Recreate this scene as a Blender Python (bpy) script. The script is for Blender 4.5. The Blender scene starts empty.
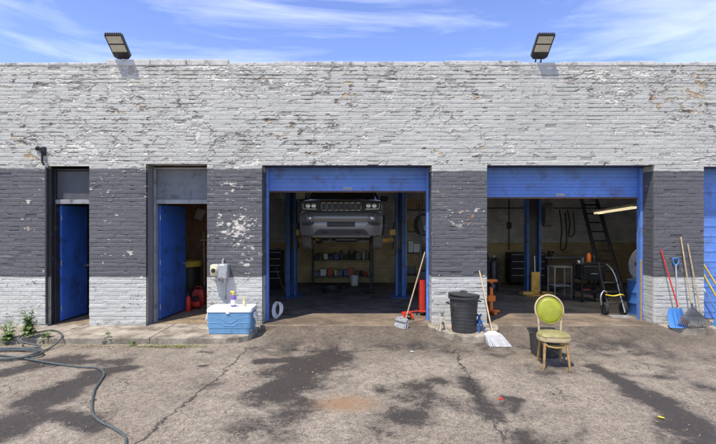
import bpy, bmesh, math, random
import numpy as np
from mathutils import Vector, Matrix, Euler

scn = bpy.context.scene
COL = scn.collection
R = math.radians
random.seed(7)

# ------------------------------------------------------------------ camera
CAMZ, CAMD, F = 1.87, 8.0, 440.0
cam_d = bpy.data.cameras.new('camera')
cam_d.sensor_width = 36.0
cam_d.lens = F / 716.0 * 36.0
cam_d.clip_start = 0.05
cam_d.clip_end = 2000
cam = bpy.data.objects.new('camera', cam_d)
cam.location = (0, -CAMD, CAMZ)
cam.rotation_euler = (R(90), 0, 0)
COL.objects.link(cam)
scn.camera = cam

# ------------------------------------------------------------------ sky, sun, exposure
SUNV = Vector((-0.70, -1.0, 2.55)).normalized()
EL = math.asin(SUNV.z)
AZ = math.atan2(SUNV.x, SUNV.y)
SUN_E, SKY_E, EXPO = 3.1, 0.15, 0.86
w = bpy.data.worlds.new('World'); scn.world = w
w.use_nodes = True
nt = w.node_tree; nt.nodes.clear()
def wn(t, **k):
    n = nt.nodes.new(t)
    for a, b in k.items(): setattr(n, a, b)
    return n
sky = wn('ShaderNodeTexSky', sky_type='NISHITA', sun_disc=False)
sky.sun_elevation = EL; sky.sun_rotation = AZ % (2*math.pi)
sky.altitude = 100; sky.air_density = 1.0; sky.dust_density = 0.35; sky.ozone_density = 1.6
tc = wn('ShaderNodeTexCoord')
mp = wn('ShaderNodeMapping'); mp.inputs['Scale'].default_value = (1.0, 2.2, 7.5); mp.inputs['Rotation'].default_value = (0, R(14), R(31))
n1 = wn('ShaderNodeTexNoise'); n1.inputs['Scale'].default_value = 1.6; n1.inputs['Detail'].default_value = 7; n1.inputs['Roughness'].default_value = .58; n1.inputs['Distortion'].default_value = .5
rmp = wn('ShaderNodeMapRange'); rmp.inputs['From Min'].default_value = .44; rmp.inputs['From Max'].default_value = .92
rmp.inputs['To Max'].default_value = .72
mix = wn('ShaderNodeMix', data_type='RGBA')
mix.inputs[7].default_value = (6.6, 6.9, 7.2, 1)
hs = wn('ShaderNodeHueSaturation'); hs.inputs['Saturation'].default_value = 1.12; hs.inputs['Value'].default_value = .95; hs.inputs['Hue'].default_value = .520
bg = wn('ShaderNodeBackground'); bg.inputs['Strength'].default_value = SKY_E
wo = wn('ShaderNodeOutputWorld')
L = nt.links.new
L(tc.outputs['Generated'], mp.inputs['Vector']); L(mp.outputs['Vector'], n1.inputs['Vector'])
L(n1.outputs['Fac'], rmp.inputs['Value']); L(rmp.outputs['Result'], mix.inputs[0])
L(sky.outputs['Color'], hs.inputs['Color']); L(hs.outputs['Color'], mix.inputs[6]); L(mix.outputs[2], bg.inputs['Color']); L(bg.outputs['Background'], wo.inputs['Surface'])

sd = bpy.data.lights.new('sun', 'SUN'); sd.energy = SUN_E; sd.angle = R(0.53); sd.color = (1.0, .93, .80)
sun = bpy.data.objects.new('sun', sd); COL.objects.link(sun)
sun.rotation_euler = (-SUNV).to_track_quat('-Z', 'Y').to_euler()
sun.location = (-6, -9, 20)
vs = scn.view_settings
vs.view_transform = 'Standard'; vs.look = 'None'; vs.exposure = EXPO; vs.gamma = 1.0; vs.use_curve_mapping = False
scn.render.engine = 'CYCLES'
scn.cycles.max_bounces = 8; scn.cycles.diffuse_bounces = 5

# ------------------------------------------------------------------ coordinates
def W(px, py, y):
    """point of the picture at world depth y (wall face is y=0)"""
    d = CAMD + y
    return Vector(((px-358)/F*d, y, CAMZ + (222-py)/F*d))
def G(px, py, z=-.12):
    d = F*(CAMZ-z)/(py-222)
    return Vector(((px-358)/F*d, d-CAMD, z))
def fz(y): return -.03*max(y, 0)

# ------------------------------------------------------------------ numpy noise
_rng = np.random.RandomState(3)
_T = _rng.rand(256, 256)
def vnoise(x, y, s=0):
    x = np.asarray(x, float) + s*17.31; y = np.asarray(y, float) + s*9.77
    xi = np.floor(x).astype(int); yi = np.floor(y).astype(int)
    fx = x-xi; fy = y-yi
    fx = fx*fx*(3-2*fx); fy = fy*fy*(3-2*fy)
    a = _T[xi % 256, yi % 256]; b = _T[(xi+1) % 256, yi % 256]
    c = _T[xi % 256, (yi+1) % 256]; d = _T[(xi+1) % 256, (yi+1) % 256]
    return (a*(1-fx)+b*fx)*(1-fy) + (c*(1-fx)+d*fx)*fy
def fbm(x, y, o=4, s=0):
    t = 0; a = .5; n = 0
    for i in range(o):
        t = t + a*vnoise(np.asarray(x)*2**i, np.asarray(y)*2**i, s+i*3); n += a; a *= .5
    return t/n
def sstep(a, b, x):
    t = np.clip((x-a)/(b-a), 0, 1); return t*t*(3-2*t)
def ihash(i, j=0, s=0):
    return _T[(np.asarray(i, int)*37+s*11+5) % 256, (np.asarray(j, int)*53+s*29+np.asarray(i, int)) % 256]

# ------------------------------------------------------------------ materials
def srgb(r, g, b):
    f = lambda c: (c/255/12.92) if c/255 <= .04045 else ((c/255+.055)/1.055)**2.4
    return (f(r), f(g), f(b), 1)
MATS = {}
def pm(name, col, rough=.55, metal=0., var=.18, scale=6., bump=.0, bscale=60., dirt=None, dirt_amt=.0, dscale=4., emit=0, coat=0, rvar=.12):
    """painted / metal / plastic surface with uneven tone, grime patches and fine bump"""
    m = bpy.data.materials.new(name); m.use_nodes = True
    t = m.node_tree; b = t.nodes['Principled BSDF']
    c = tuple(col[:3]) + (1,)
    co = t.nodes.new('ShaderNodeTexCoord')
    n = t.nodes.new('ShaderNodeTexNoise'); n.inputs['Scale'].default_value = scale; n.inputs['Detail'].default_value = 6; n.inputs['Roughness'].default_value = .62
    t.links.new(co.outputs['Object'], n.inputs['Vector'])
    mr = t.nodes.new('ShaderNodeMapRange'); mr.inputs['From Min'].default_value = .3; mr.inputs['From Max'].default_value = .7
    mr.inputs['To Min'].default_value = 1-var; mr.inputs['To Max'].default_value = 1+var
    t.links.new(n.outputs['Fac'], mr.inputs['Value'])
    mx = t.nodes.new('ShaderNodeMix'); mx.data_type = 'RGBA'; mx.blend_type = 'MULTIPLY'; mx.inputs[0].default_value = 1
    mx.inputs[6].default_value = c
    t.links.new(mr.outputs['Result'], mx.inputs[7])
    out = mx.outputs[2]
    if dirt is not None:
        n2 = t.nodes.new('ShaderNodeTexNoise'); n2.inputs['Scale'].default_value = dscale; n2.inputs['Detail'].default_value = 8; n2.inputs['Roughness'].default_value = .7
        t.links.new(co.outputs['Object'], n2.inputs['Vector'])
        r2 = t.nodes.new('ShaderNodeMapRange'); r2.inputs['From Min'].default_value = .62-dirt_amt*.3; r2.inputs['From Max'].default_value = .74-dirt_amt*.2
        t.links.new(n2.outputs['Fac'], r2.inputs['Value'])
        m2 = t.nodes.new('ShaderNodeMix'); m2.data_type = 'RGBA'
        t.links.new(r2.outputs['Result'], m2.inputs[0]); t.links.new(out, m2.inputs[6]); m2.inputs[7].default_value = tuple(dirt[:3])+(1,)
        out = m2.outputs[2]
    t.links.new(out, b.inputs['Base Color'])
    rr = t.nodes.new('ShaderNodeMapRange'); rr.inputs['To Min'].default_value = max(rough-rvar, .03); rr.inputs['To Max'].default_value = min(rough+rvar, 1)
    t.links.new(n.outputs['Fac'], rr.inputs['Value']); t.links.new(rr.outputs['Result'], b.inputs['Roughness'])
    b.inputs['Metallic'].default_value = metal
    if coat: b.inputs['Coat Weight'].default_value = coat; b.inputs['Coat Roughness'].default_value = .08
    if bump:
        n3 = t.nodes.new('ShaderNodeTexNoise'); n3.inputs['Scale'].default_value = bscale; n3.inputs['Detail'].default_value = 4
        t.links.new(co.outputs['Object'], n3.inputs['Vector'])
        bp = t.nodes.new('ShaderNodeBump'); bp.inputs['Strength'].default_value = bump; bp.inputs['Distance'].default_value = .01
        t.links.new(n3.outputs['Fac'], bp.inputs['Height']); t.links.new(bp.outputs['Normal'], b.inputs['Normal'])
    if emit:
        b.inputs['Emission Color'].default_value = c; b.inputs['Emission Strength'].default_value = emit
    MATS[name] = m
    return m
RUST = (.16, .075, .035)
GRIME = (.05, .043, .037)
M = dict(
    blue_door=pm('blue_door_paint', (.035, .125, .50), .5, var=.22, scale=2.5, bump=.12, bscale=12, dirt=(.035, .06, .17), dirt_amt=.4, dscale=3.5),
    blue_roll=pm('blue_roller_paint', (.115, .24, .64), .5, var=.25, scale=1.6, bump=.22, bscale=9, dirt=(.09, .13, .29), dirt_amt=.4, dscale=3.2),
    blue_lift=pm('blue_lift_paint', (.045, .13, .36), .45, var=.2, dirt=GRIME, dirt_amt=.3),
    black_paint=pm('black_worn_paint', (.022, .022, .025), .6, var=.3, dirt=(.12, .11, .10), dirt_amt=.1, bump=.2, bscale=30),
    grey_frame=pm('grey_frame_paint', (.27, .275, .29), .6, var=.15, dirt=(.10, .09, .085), dirt_amt=.25, bump=.15, bscale=30),
    dark_panel=pm('dark_panel_paint', (.075, .078, .09), .6, var=.2, bump=.2, bscale=12),
    transom_grey=pm('transom_paint', (.165, .17, .185), .6, var=.15, scale=3, dirt=(.075, .072, .075), dirt_amt=.28, dscale=5, bump=.25, bscale=8),
    coping=pm('coping_concrete', (.50, .49, .46), .85, var=.22, scale=5, dirt=(.17, .15, .13), dirt_amt=.35, dscale=6, bump=.4, bscale=40),
    concrete=pm('kerb_concrete', (.34, .295, .235), .9, var=.3, scale=4, dirt=(.14, .115, .085), dirt_amt=.6, dscale=3, bump=.5, bscale=70),
    steel_dark=pm('dark_steel', (.06, .06, .062), .45, metal=.6, var=.3, dirt=RUST, dirt_amt=.2),
    steel=pm('bare_steel', (.45, .45, .45), .4, metal=.85, var=.2, dirt=(.2, .17, .14), dirt_amt=.2),
    galv=pm('galvanised', (.42, .43, .44), .45, metal=.5, var=.2, dirt=(.2, .18, .15), dirt_amt=.2),
    rusty=pm('rusty_steel', (.17, .09, .05), .8, var=.4, bump=.3),
    lamp_body=pm('lamp_housing', (.035, .03, .028), .5, var=.2),
    lamp_lens=pm('lamp_lens', (.55, .52, .42), .3, var=.08, dirt=(.35, .32, .25), dirt_amt=.2),
    black_plastic=pm('black_plastic', (.035, .035, .036), .45, var=.25, dirt=(.10, .09, .08), dirt_amt=.15, bump=.08),
    black_rubber=pm('black_rubber', (.018, .018, .018), .8, var=.3, bump=.15),
    cooler_blue=pm('cooler_blue', (.13, .29, .48), .45, var=.1, dirt=(.10, .16, .27), dirt_amt=.2, bump=.08),
    white_plastic=pm('white_plastic', (.74, .73, .70), .4, var=.06, dirt=(.45, .40, .33), dirt_amt=.2),
    purple=pm('purple_liquid_plastic', (.20, .10, .42), .25, var=.1),
    yellow_plastic=pm('yellow_plastic', (.75, .55, .05), .4, var=.1),
    red_paint=pm('red_paint', (.55, .035, .02), .4, var=.2, dirt=(.12, .03, .02), dirt_amt=.2),
    orange_paint=pm('orange_paint', (.85, .20, .02), .4, var=.15, dirt=(.2, .07, .03), dirt_amt=.2),
    tan_paint=pm('ochre_paint', (.78, .47, .10), .5, var=.2, dirt=(.12, .08, .04), dirt_amt=.3),
    wood=pm('weathered_wood', (.42, .31, .19), .75, var=.25, scale=14, bump=.2),
    wood_yellow=pm('varnished_wood', (.48, .30, .09), .6, var=.2, scale=12),
    cream_wood=pm('cream_wood', (.46, .36, .21), .55, var=.14, scale=14, dirt=(.24, .14, .06), dirt_amt=.30, dscale=9),
    brown_wood=pm('worn_leg_wood', (.34, .20, .075), .55, var=.3, scale=20, dirt=(.12, .06, .03), dirt_amt=.3, dscale=14),
    lime=pm('lime_vinyl', (.29, .31, .022), .48, var=.16, scale=9, dirt=(.24, .25, .03), dirt_amt=.3, dscale=10, bump=.15, bscale=25),
    lime_worn=pm('worn_seat_vinyl', (.27, .235, .105), .5, var=.25, scale=8, dirt=(.20, .19, .05), dirt_amt=.35, dscale=7, bump=.15, bscale=40),
    hose=pm('hose_rubber', (.075, .09, .09), .5, var=.25, scale=20),
    snow_blue=pm('shovel_blue', (.06, .22, .55), .4, var=.12, dirt=(.15, .2, .3), dirt_amt=.2),
    grey_plastic=pm('grey_plastic', (.16, .165, .17), .5, var=.2),
    bristle=pm('pale_bristle', (.42, .42, .43), .8, var=.2, scale=30, bump=.6, bscale=120),
    jack_blue=pm('jack_blue', (.035, .11, .31), .45, var=.2),
    jack_pale=pm('jack_pale', (.50, .46, .38), .5, var=.2, dirt=RUST, dirt_amt=.2),
    car_paint=pm('car_silver_grey', (.18, .182, .188), .35, metal=.35, var=.06, coat=.6),
    chrome=pm('chrome', (.75, .75, .76), .15, metal=1, var=.05),
    headlight=pm('headlight_lens', (.75, .75, .76), .12, var=.1, metal=.4),
    car_black=pm('car_black_trim', (.02, .02, .02), .5, var=.2),
    glass=pm('car_glass', (.02, .025, .03), .06, var=.05),
    tread=pm('tyre', (.15, .145, .138), .85, var=.3, bump=.5, bscale=30),
    leaf=pm('weed_leaf', (.10, .17, .035), .6, var=.4, scale=30),
    leaf2=pm('grass_blade', (.20, .21, .06), .7, var=.45, scale=25),
    lit_tube=pm('lit_tube', (1.0, .86, .55), .4, var=.02, emit=.42),
    shade_cream=pm('cream_enamel', (.62, .55, .38), .5, var=.1),
    cardboard=pm('cardboard', (.38, .27, .15), .8, var=.2),
    brown_wall=pm('brown_brick_wall', (.17, .09, .05), .8, var=.35, scale=8, bump=.4, bscale=20),
    ceiling=pm('ceiling_boards', (.62, .61, .58), .8, var=.2),
    gravel_stone=pm('gravel_stone', (.30, .26, .21), .9, var=.4, scale=3),
    rake_grey=pm('rake_grey', (.085, .09, .098), .5, var=.25),
    dry_leaf=pm('dry_leaf', (.26, .19, .10), .8, var=.5, scale=6),
    roofing=pm('tar_roof', (.06, .06, .06), .9, var=.3),
    office_floor=pm('worn_floorboards', (.26, .19, .12), .8, var=.3, dirt=(.12, .09, .06), dirt_amt=.3),
)

# ------------------------------------------------------------------ mesh builder (all coordinates are world coordinates)
def wmat(o):
    m = o.matrix_basis.copy()
    while o.parent: o = o.parent; m = o.matrix_basis @ m
    return m
# smooth the path
def smooth(ps, k=5):
    ps = [Vector(p_) for p_ in ps]; out = []
    for i in range(len(ps)-1):
        p0, p1_, p2_, p3 = ps[max(i-1, 0)], ps[i], ps[i+1], ps[min(i+2, len(ps)-1)]
        for j in range(k):
            s = j/k; out.append(.5*((2*p1_)+(-p0+p2_)*s+(2*p0-5*p1_+4*p2_-p3)*s*s+(-p0+3*p1_-3*p2_+p3)*s**3))
    out.append(ps[-1]); return out
class MB:
    def __init__(s): s.bm = bmesh.new()
    def _xf(s, vs_, m):
        for v in vs_: v.co = m @ v.co
    def box(s, c, size, rot=(0, 0, 0), bev=.004, m=None):
        r = bmesh.ops.create_cube(s.bm, size=1)
        v = r['verts']
        for q in v: q.co = Vector((q.co.x*size[0], q.co.y*size[1], q.co.z*size[2]))
        if bev:
            es = list({e for q in v for e in q.link_edges})
            rb = bmesh.ops.bevel(s.bm, geom=es, offset=min(bev, min(size)*.45), segments=1, affect='EDGES', profile=.5)
            v = list({q for f in rb['faces'] for q in f.verts} | {q for q in v if q.is_valid})
        mm = Matrix.Translation(c) @ (Euler(rot).to_matrix().to_4x4())
        if m is not None: mm = m @ mm
        s._xf(v, mm)
        return s
    def bx(s, x0, x1, y0, y1, z0, z1, bev=.004):
        return s.box(((x0+x1)/2, (y0+y1)/2, (z0+z1)/2), (abs(x1-x0), abs(y1-y0), abs(z1-z0)), bev=bev)
    def ring(s, c, ux, uy, r, n):
        return [s.bm.verts.new(c + ux*(r*math.cos(2*math.pi*i/n)) + uy*(r*math.sin(2*math.pi*i/n))) for i in range(n)]
    def bridge(s, a, b):
        n = len(a)
        for i in range(n): s.bm.faces.new((a[i], a[(i+1) % n], b[(i+1) % n], b[i]))
    def tube(s, pts, r, n=8, closed=False, caps=True, flat=1.0):
        pts = [Vector(p) for p in pts]; N = len(pts)
        rs = r if isinstance(r, (list, tuple)) else [r]*N
        rings = []; up = None
        for i, p in enumerate(pts):
            a = pts[(i-1) % N] if (closed or i > 0) else p
            b = pts[(i+1) % N] if (closed or i < N-1) else p
            t = (b-a).normalized()
            if up is None:
                up = Vector((0, 0, 1)) if abs(t.z) < .9 else Vector((1, 0, 0))
            ux = up.cross(t); ux.normalize(); uy = t.cross(ux); uy.normalize(); up = uy
            rings.append([s.bm.verts.new(p + ux*(rs[i]*math.cos(2*math.pi*k/n)) + uy*(rs[i]*flat*math.sin(2*math.pi*k/n))) for k in range(n)])
        for i in range(N-1): s.bridge(rings[i], rings[i+1])
        if closed: s.bridge(rings[-1], rings[0])
        elif caps:
            s.bm.faces.new(rings[0][::-1]); s.bm.faces.new(rings[-1])
        return s
    def cyl(s, p0, p1, r0, r1=None, n=16):
        return s.tube([p0, p1], [r0, r0 if r1 is None else r1], n)
    def lathe(s, prof, o=(0, 0, 0), m=None, n=24, sq=1.0):
        """prof = [(r,z)...] around local z"""
        m = m or Matrix.Translation(o)
        rings = []
        for r, z in prof:
            rings.append([s.bm.verts.new(m @ Vector((r*math.cos(2*math.pi*k/n), r*sq*math.sin(2*math.pi*k/n), z))) for k in range(n)])
        for a, b in zip(rings, rings[1:]): s.bridge(a, b)
        if prof[0][0] > 1e-4: s.bm.faces.new(rings[0][::-1])
        if prof[-1][0] > 1e-4: s.bm.faces.new(rings[-1])
        return s
    def prism(s, outline, t, m):
        """outline in local xy, thickness along local z (0..t)"""
        a = [s.bm.verts.new(m @ Vector((x, y, 0))) for x, y in outline]
        b = [s.bm.verts.new(m @ Vector((x, y, t))) for x, y in outline]
        s.bm.faces.new(a[::-1]); s.bm.faces.new(b); s.bridge(a, b)
        return s
    def loft(s, rings, caps=True):
        rr = [[s.bm.verts.new(Vector(p)) for p in r] for r in rings]
        for a, b in zip(rr, rr[1:]): s.bridge(a, b)
        if caps: s.bm.faces.new(rr[0][::-1]); s.bm.faces.new(rr[-1])
        return s
    def ball(s, c, r, m=None, seg=14):
        q = bmesh.ops.create_uvsphere(s.bm, u_segments=seg, v_segments=seg//2+2, radius=1)
        sc = r if isinstance(r, (tuple, list)) else (r, r, r)
        mm = Matrix.Translation(c) @ (m or Matrix.Identity(4)) @ Matrix.Diagonal((*sc, 1))
        s._xf(q['verts'], mm); return s
    def leaf(s, p, d, ln, wd, droop=.4):
        p = Vector(p); d = Vector(d).normalized()
        side = d.cross(Vector((0, 0, 1)))
        if side.length < .05: side = Vector((1, 0, 0))
        side.normalize()
        a = p; L_, R_ = [], []
        for t, ww in ((.3, .8), (.62, 1), (.85, .5)):
            c = p + d*ln*t + Vector((0, 0, -droop*ln*t*t))
            L_.append(s.bm.verts.new(c+side*wd*ww*.5)); R_.append(s.bm.verts.new(c-side*wd*ww*.5))
        v0 = s.bm.verts.new(a); v1 = s.bm.verts.new(p+d*ln+Vector((0, 0, -droop*ln)))
        s.bm.faces.new((v0, R_[0], L_[0]))
        for i in range(2): s.bm.faces.new((L_[i], R_[i], R_[i+1], L_[i+1]))
        s.bm.faces.new((L_[2], R_[2], v1))
        return s
    def build(s, name, mat, parent=None, smooth=False):
        bmesh.ops.recalc_face_normals(s.bm, faces=s.bm.faces)
        me = bpy.data.meshes.new(name)
        if parent is not None:
            inv = wmat(parent).inverted()
            for v in s.bm.verts: v.co = inv @ v.co
        s.bm.to_mesh(me); s.bm.free()
        me.materials.append(M[mat] if isinstance(mat, str) else mat)
        if smooth:
            me.polygons.foreach_set('use_smooth', [True]*len(me.polygons))
            try: me.set_sharp_from_angle(angle=R(38))
            except Exception: pass
        o = bpy.data.objects.new(name, me); COL.objects.link(o)
        if parent is not None: o.parent = parent
        return o
def tag(o, label=None, cat=None, group=None, kind=None):
    if label: o['label'] = label
    if cat: o['category'] = cat
    if group: o['group'] = group
    if kind: o['kind'] = kind
    return o
def thing(name, label, cat, loc=(0, 0, 0), group=None):
    o = bpy.data.objects.new(name, None); COL.objects.link(o)
    o.location = loc; o.empty_display_size = .2
    return tag(o, label, cat, group)
def copy_tree(o, parent=None):
    c = o.copy(); COL.objects.link(c)
    if parent is not None: c.parent = parent
    for ch in [q for q in bpy.data.objects if q.parent == o]: copy_tree(ch, c)
    return c
def np_mesh(name, verts, quads, mat, parent=None, smooth=True, attrs=None, color=None):
    me = bpy.data.meshes.new(name)
    nv, nq = len(verts), len(quads)
    me.vertices.add(nv); me.vertices.foreach_set('co', np.ascontiguousarray(verts, np.float32).ravel())
    me.loops.add(nq*4); me.loops.foreach_set('vertex_index', np.ascontiguousarray(quads, np.int32).ravel())
    me.polygons.add(nq); me.polygons.foreach_set('loop_start', np.arange(0, nq*4, 4, dtype=np.int32))
    try: me.polygons.foreach_set('loop_total', np.full(nq, 4, np.int32))
    except Exception: pass
    me.polygons.foreach_set('use_smooth', np.full(nq, smooth, bool))
    me.update(calc_edges=True)
    for k, v in (attrs or {}).items():
        a = me.attributes.new(k, 'FLOAT', 'POINT'); a.data.foreach_set('value', np.ascontiguousarray(v, np.float32).ravel())
    if color is not None:
        a = me.attributes.new('paint', 'FLOAT_COLOR', 'POINT')
        c4 = np.ones((nv, 4), np.float32); c4[:, :3] = color
        a.data.foreach_set('color', c4.ravel())
    me.materials.append(mat)
    o = bpy.data.objects.new(name, me); COL.objects.link(o)
    if parent is not None: o.parent = parent
    return o

# ------------------------------------------------------------------ painted brick heightfield
COURSE, BRICK = .0745, .215
def brick_field(u, z, rough=1.0):
    """outward height (m) and loss-of-paint mask for painted brickwork"""
    wob = .006*(vnoise(u*1.3, z*.8, 5)-.5)
    zz = z + wob
    k = np.floor(zz/COURSE).astype(int); v = zz/COURSE - k
    uu = u/BRICK + .5*(k % 2) + .25*ihash(k, 0, 2)
    j = np.floor(uu).astype(int); fu = uu-j
    rb = ihash(k, j, 1)
    rowoff = vnoise(u*.55+k*7.3, k*1.0, 9)-.5
    dark = sstep(.85, .87, z)*(1-sstep(2.80, 2.86, z))
    top = sstep(4.0, 4.6, z)
    wear = sstep(.35, .75, fbm(u*.5, z*.9, 3, 21))
    wear = np.clip(wear*.8 + top*.55 + .1, 0, 1)*rough*(1-.45*dark)*(1-.6*sstep(.95, .80, z))
    h = .0052*(rb-.5) + (.0026+.010*top)*rowoff
    jv = .105*(1+.6*(vnoise(u*6, k*3.1, 31)-.5))
    mv = 1-sstep(jv*.25, jv*1.25, np.minimum(v, 1-v))
    mh = 1-sstep(.012, .042, np.minimum(fu, 1-fu))
    fillv = sstep(.2, .75, vnoise(u*1.6, k*1.7, 41))
    fillh = sstep(.45, .85, ihash(k, j, 7)*.7+.3*vnoise(u*3, z*9, 3))
    h = h - .0066*mv*(.22+.78*fillv) - .0085*mh*(.15+.85*fillh)
    # crumbled bed joints: long dark slots
    sn = vnoise(u*1.9, k*2.3, 51)*.66+vnoise(u*9, k*2.3, 52)*.34
    slot = sstep(.775, .80, sn + .16*(wear-.45) + .05*top) * (1-sstep(.05, .11, np.minimum(v, 1-v)+.05*(vnoise(u*14, k*5.1, 53)-.3)))
    h = h - .034*slot
    sp = sstep(.975, .985, ihash(k, j, 13)+.025*wear)*(1-mh)*(1-mv)
    h = h - .008*sp*(.6+.8*vnoise(u*30, z*30, 8))
    # cracked paint, one lip curling away from the wall
    f5 = fbm(u*3.2, z*6.5, 4, 55) + .10*(fbm(u*22, z*40, 2, 56)-.5) + .02*mv
    act = sstep(.46, .60, fbm(u*1.7, z*3.1, 3, 57)+.20*(wear-.4)-.07*sstep(.95, .80, z))
    d5 = f5-.5
    lip = np.where(d5 > 0, np.exp(-d5/.020), 0)*act
    crk = (1-sstep(.004, .012, abs(d5+.003)))*act*(1-.6*dark)
    h = h + .0105*lip*(1-.6*dark) - .006*crk
    # paint loss in small flakes
    f = fbm(u*7.5, z*15, 4, 61)*.72 + fbm(u*26, z*44, 3, 67)*.28 + .13*(wear-.5) + .03*mv - .05*dark
    loss = sstep(.652, .665, f)
    rim = sstep(.617, .650, f)*(1-loss)
    h = h - .0045*loss + .0070*rim
    h = h + .0055*(fbm(u*9, z*16, 4, 71)-.5) + .0030*(fbm(u*36, z*44, 2, 75)-.5) + .014*(fbm(u*.6, z*.7, 2, 81)-.5)
    return h, loss, np.maximum(np.maximum(np.maximum(slot, sp*.35), crk*.75), (.10+.30*dark)*mh*(.3+.7*fillh)), rb, wear  # upright joints: grime tone that also stands in for their weak shade
C_LIGHT = np.array([.440, .434, .394]); C_LOW = np.array([.495, .492, .455]); C_DARK = np.array([.100, .099, .106])
def brick_color(u, z, loss, slot, rb, wear, band_top, white_boost=None):
    e1 = band_top + .035*(fbm(u*5, z*5, 3, 91)-.5)
    e2 = .865 + .022*(fbm(u*4, z*6, 3, 93)-.5)
    up = sstep(-.008, .008, z-e1); lo = sstep(-.006, .006, e2-z); dk = 1-np.clip(up+lo, 0, 1)
    tone = 1 + .20*(fbm(u*1.2, z*2.0, 4, 95)-.5) + .05*(rb-.5)
    col = (C_LIGHT[None]*up[:, None] + C_LOW[None]*lo[:, None] + C_DARK[None]*dk[:, None])*tone[:, None]
    # rain streaks below the parapet
    st = sstep(.52, .8, fbm(u*9, z*.35, 4, 97))*sstep(3.2, 4.7, z)*up
    col *= (1-.12*st)[:, None]
    # splash dirt at the foot
    sp = sstep(.22, .0, z)*sstep(.3, .7, fbm(u*5, z*7, 3, 99))
    col = col*(1-.45*sp[:, None]) + np.array([.13, .105, .08])[None]*(.45*sp[:, None])
    # exposed layers
    kind = fbm(u*1.7, z*2.3, 3, 101)
    a = np.where((kind > .47)[:, None], np.array([.33, .305, .27])[None], np.array([.60, .565, .50])[None])
    a = np.where((kind > .63)[:, None], np.array([.17, .14, .115])[None], a)
    a = np.where((kind > .72)[:, None], np.array([.42, .31, .19])[None], a)
    b = np.where((kind > .68)[:, None], np.array([.30, .17, .11])[None], np.array([.56, .52, .45])[None])
    ex = a*(up+lo)[:, None] + b*dk[:, None]
    m = np.clip(loss + 0, 0, 1)[:, None]
    col = col*(1-m) + ex*m
    s2 = (.82*slot)[:, None]
    col = col*(1-s2) + np.array([.035, .030, .026])[None]*s2
    return np.clip(col, .01, .9)

brick_mat = bpy.data.materials.new('painted_brick'); brick_mat.use_nodes = True
_t = brick_mat.node_tree; _b = _t.nodes['Principled BSDF']
_a = _t.nodes.new('ShaderNodeAttribute'); _a.attribute_name = 'paint'
_co = _t.nodes.new('ShaderNodeTexCoord')
_n = _t.nodes.new('ShaderNodeTexNoise'); _n.inputs['Scale'].default_value = 45; _n.inputs['Detail'].default_value = 5; _n.inputs['Roughness'].default_value = .7
_t.links.new(_co.outputs['Object'], _n.inputs['Vector'])
_mr = _t.nodes.new('ShaderNodeMapRange'); _mr.inputs['From Min'].default_value = .25; _mr.inputs['From Max'].default_value = .75; _mr.inputs['To Min'].default_value = .80; _mr.inputs['To Max'].default_value = 1.16
_t.links.new(_n.outputs['Fac'], _mr.inputs['Value'])
_mx = _t.nodes.new('ShaderNodeMix'); _mx.data_type = 'RGBA'; _mx.blend_type = 'MULTIPLY'; _mx.inputs[0].default_value = 1
_t.links.new(_a.outputs['Color'], _mx.inputs[6]); _t.links.new(_mr.outputs['Result'], _mx.inputs[7]); _t.links.new(_mx.outputs[2], _b.inputs['Base Color'])
_b.inputs['Roughness'].default_value = .62
_bp = _t.nodes.new('ShaderNodeBump'); _bp.inputs['Strength'].default_value = .35; _bp.inputs['Distance'].default_value = .006
_t.links.new(_n.outputs['Fac'], _bp.inputs['Height']); _t.links.new(_bp.outputs['Normal'], _b.inputs['Normal'])

# openings of the facade: x0, x1, z0, z1
ZB, ZT = -.14, 4.74
OPEN = dict(door1=(-5.636, -4.885, -1, 2.89), door2=(-3.855, -2.745, -1, 2.93), bay1=(-1.745, 1.345, -1, 2.905), bay2=(2.345, 5.40, -1, 2.905), bay3=(6.29, 9.2, -1, 2.88))
bld = thing('garage_building', 'long single storey brick garage painted pale grey with a dark grey band and blue doors', 'garage', (0, 0, 0))

def snap(a, vals):
    for v in vals:
        i = int(np.argmin(abs(a-v))); a[i] = v
    return a
xs = np.concatenate([np.arange(-10.5, -7.1, .06), np.arange(-7.1, 7.1, .0118), np.arange(7.1, 10.6, .06)])
zs = np.arange(ZB, ZT+.001, .0076)
xs = snap(xs, [v for o in OPEN.values() for v in o[:2]]); zs = snap(zs, [o[3] for o in OPEN.values()])
NX, NZ = len(xs), len(zs)
XX, ZZ = np.meshgrid(xs, zs)
u, z = XX.ravel(), ZZ.ravel()
h, loss, slot, rb, wear = brick_field(u, z)
# the bricked-up window at the far left, slightly set back
win = ((u > -7.4) & (u < -6.30) & (z > 1.25) & (z < 2.76))
h = np.where(win, h-.016, h)
# extra paint loss on the pier by the cooler, the middle pier and over the left door
def patch(cx, cz, rx, rz, s): return np.exp(-((u-cx)/rx)**2-((z-cz)/rz)**2)*s
pb = patch(-2.15, 1.75, .34, .16, 1)+patch(-2.3, 1.62, .42, .1, .9)+patch(-2.05, 2.05, .25, .22, .6)+patch(-2.35, 2.5, .2, .1, .5)+patch(1.95, 2.0, .4, .22, .5)+patch(1.6, 2.35, .3, .15, .4)+patch(-5.35, 3.3, .3, .2, .5)+patch(-2.0, 1.25, .2, .2, .6)
ff = fbm(u*14, z*26, 4, 161) + .19*pb + .20*(rb-.55)
l2 = sstep(.745, .758, ff)*sstep(.1, .3, pb)
h = h-.003*l2*(1-loss)
loss = np.maximum(loss, l2)
band = np.where(u < -4.8, 2.84, 2.84)
pier_top = ((u > 1.3) & (u < 2.4)) | (u > 5.3)
band = np.where(pier_top, 2.80, band)
loss = np.where(win, 0, loss)
col = brick_color(u, z, loss, slot, rb, wear, band)
verts = np.stack([u, -h, z], 1)
xc = (xs[:-1]+xs[1:])/2; zc = (zs[:-1]+zs[1:])/2
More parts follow.
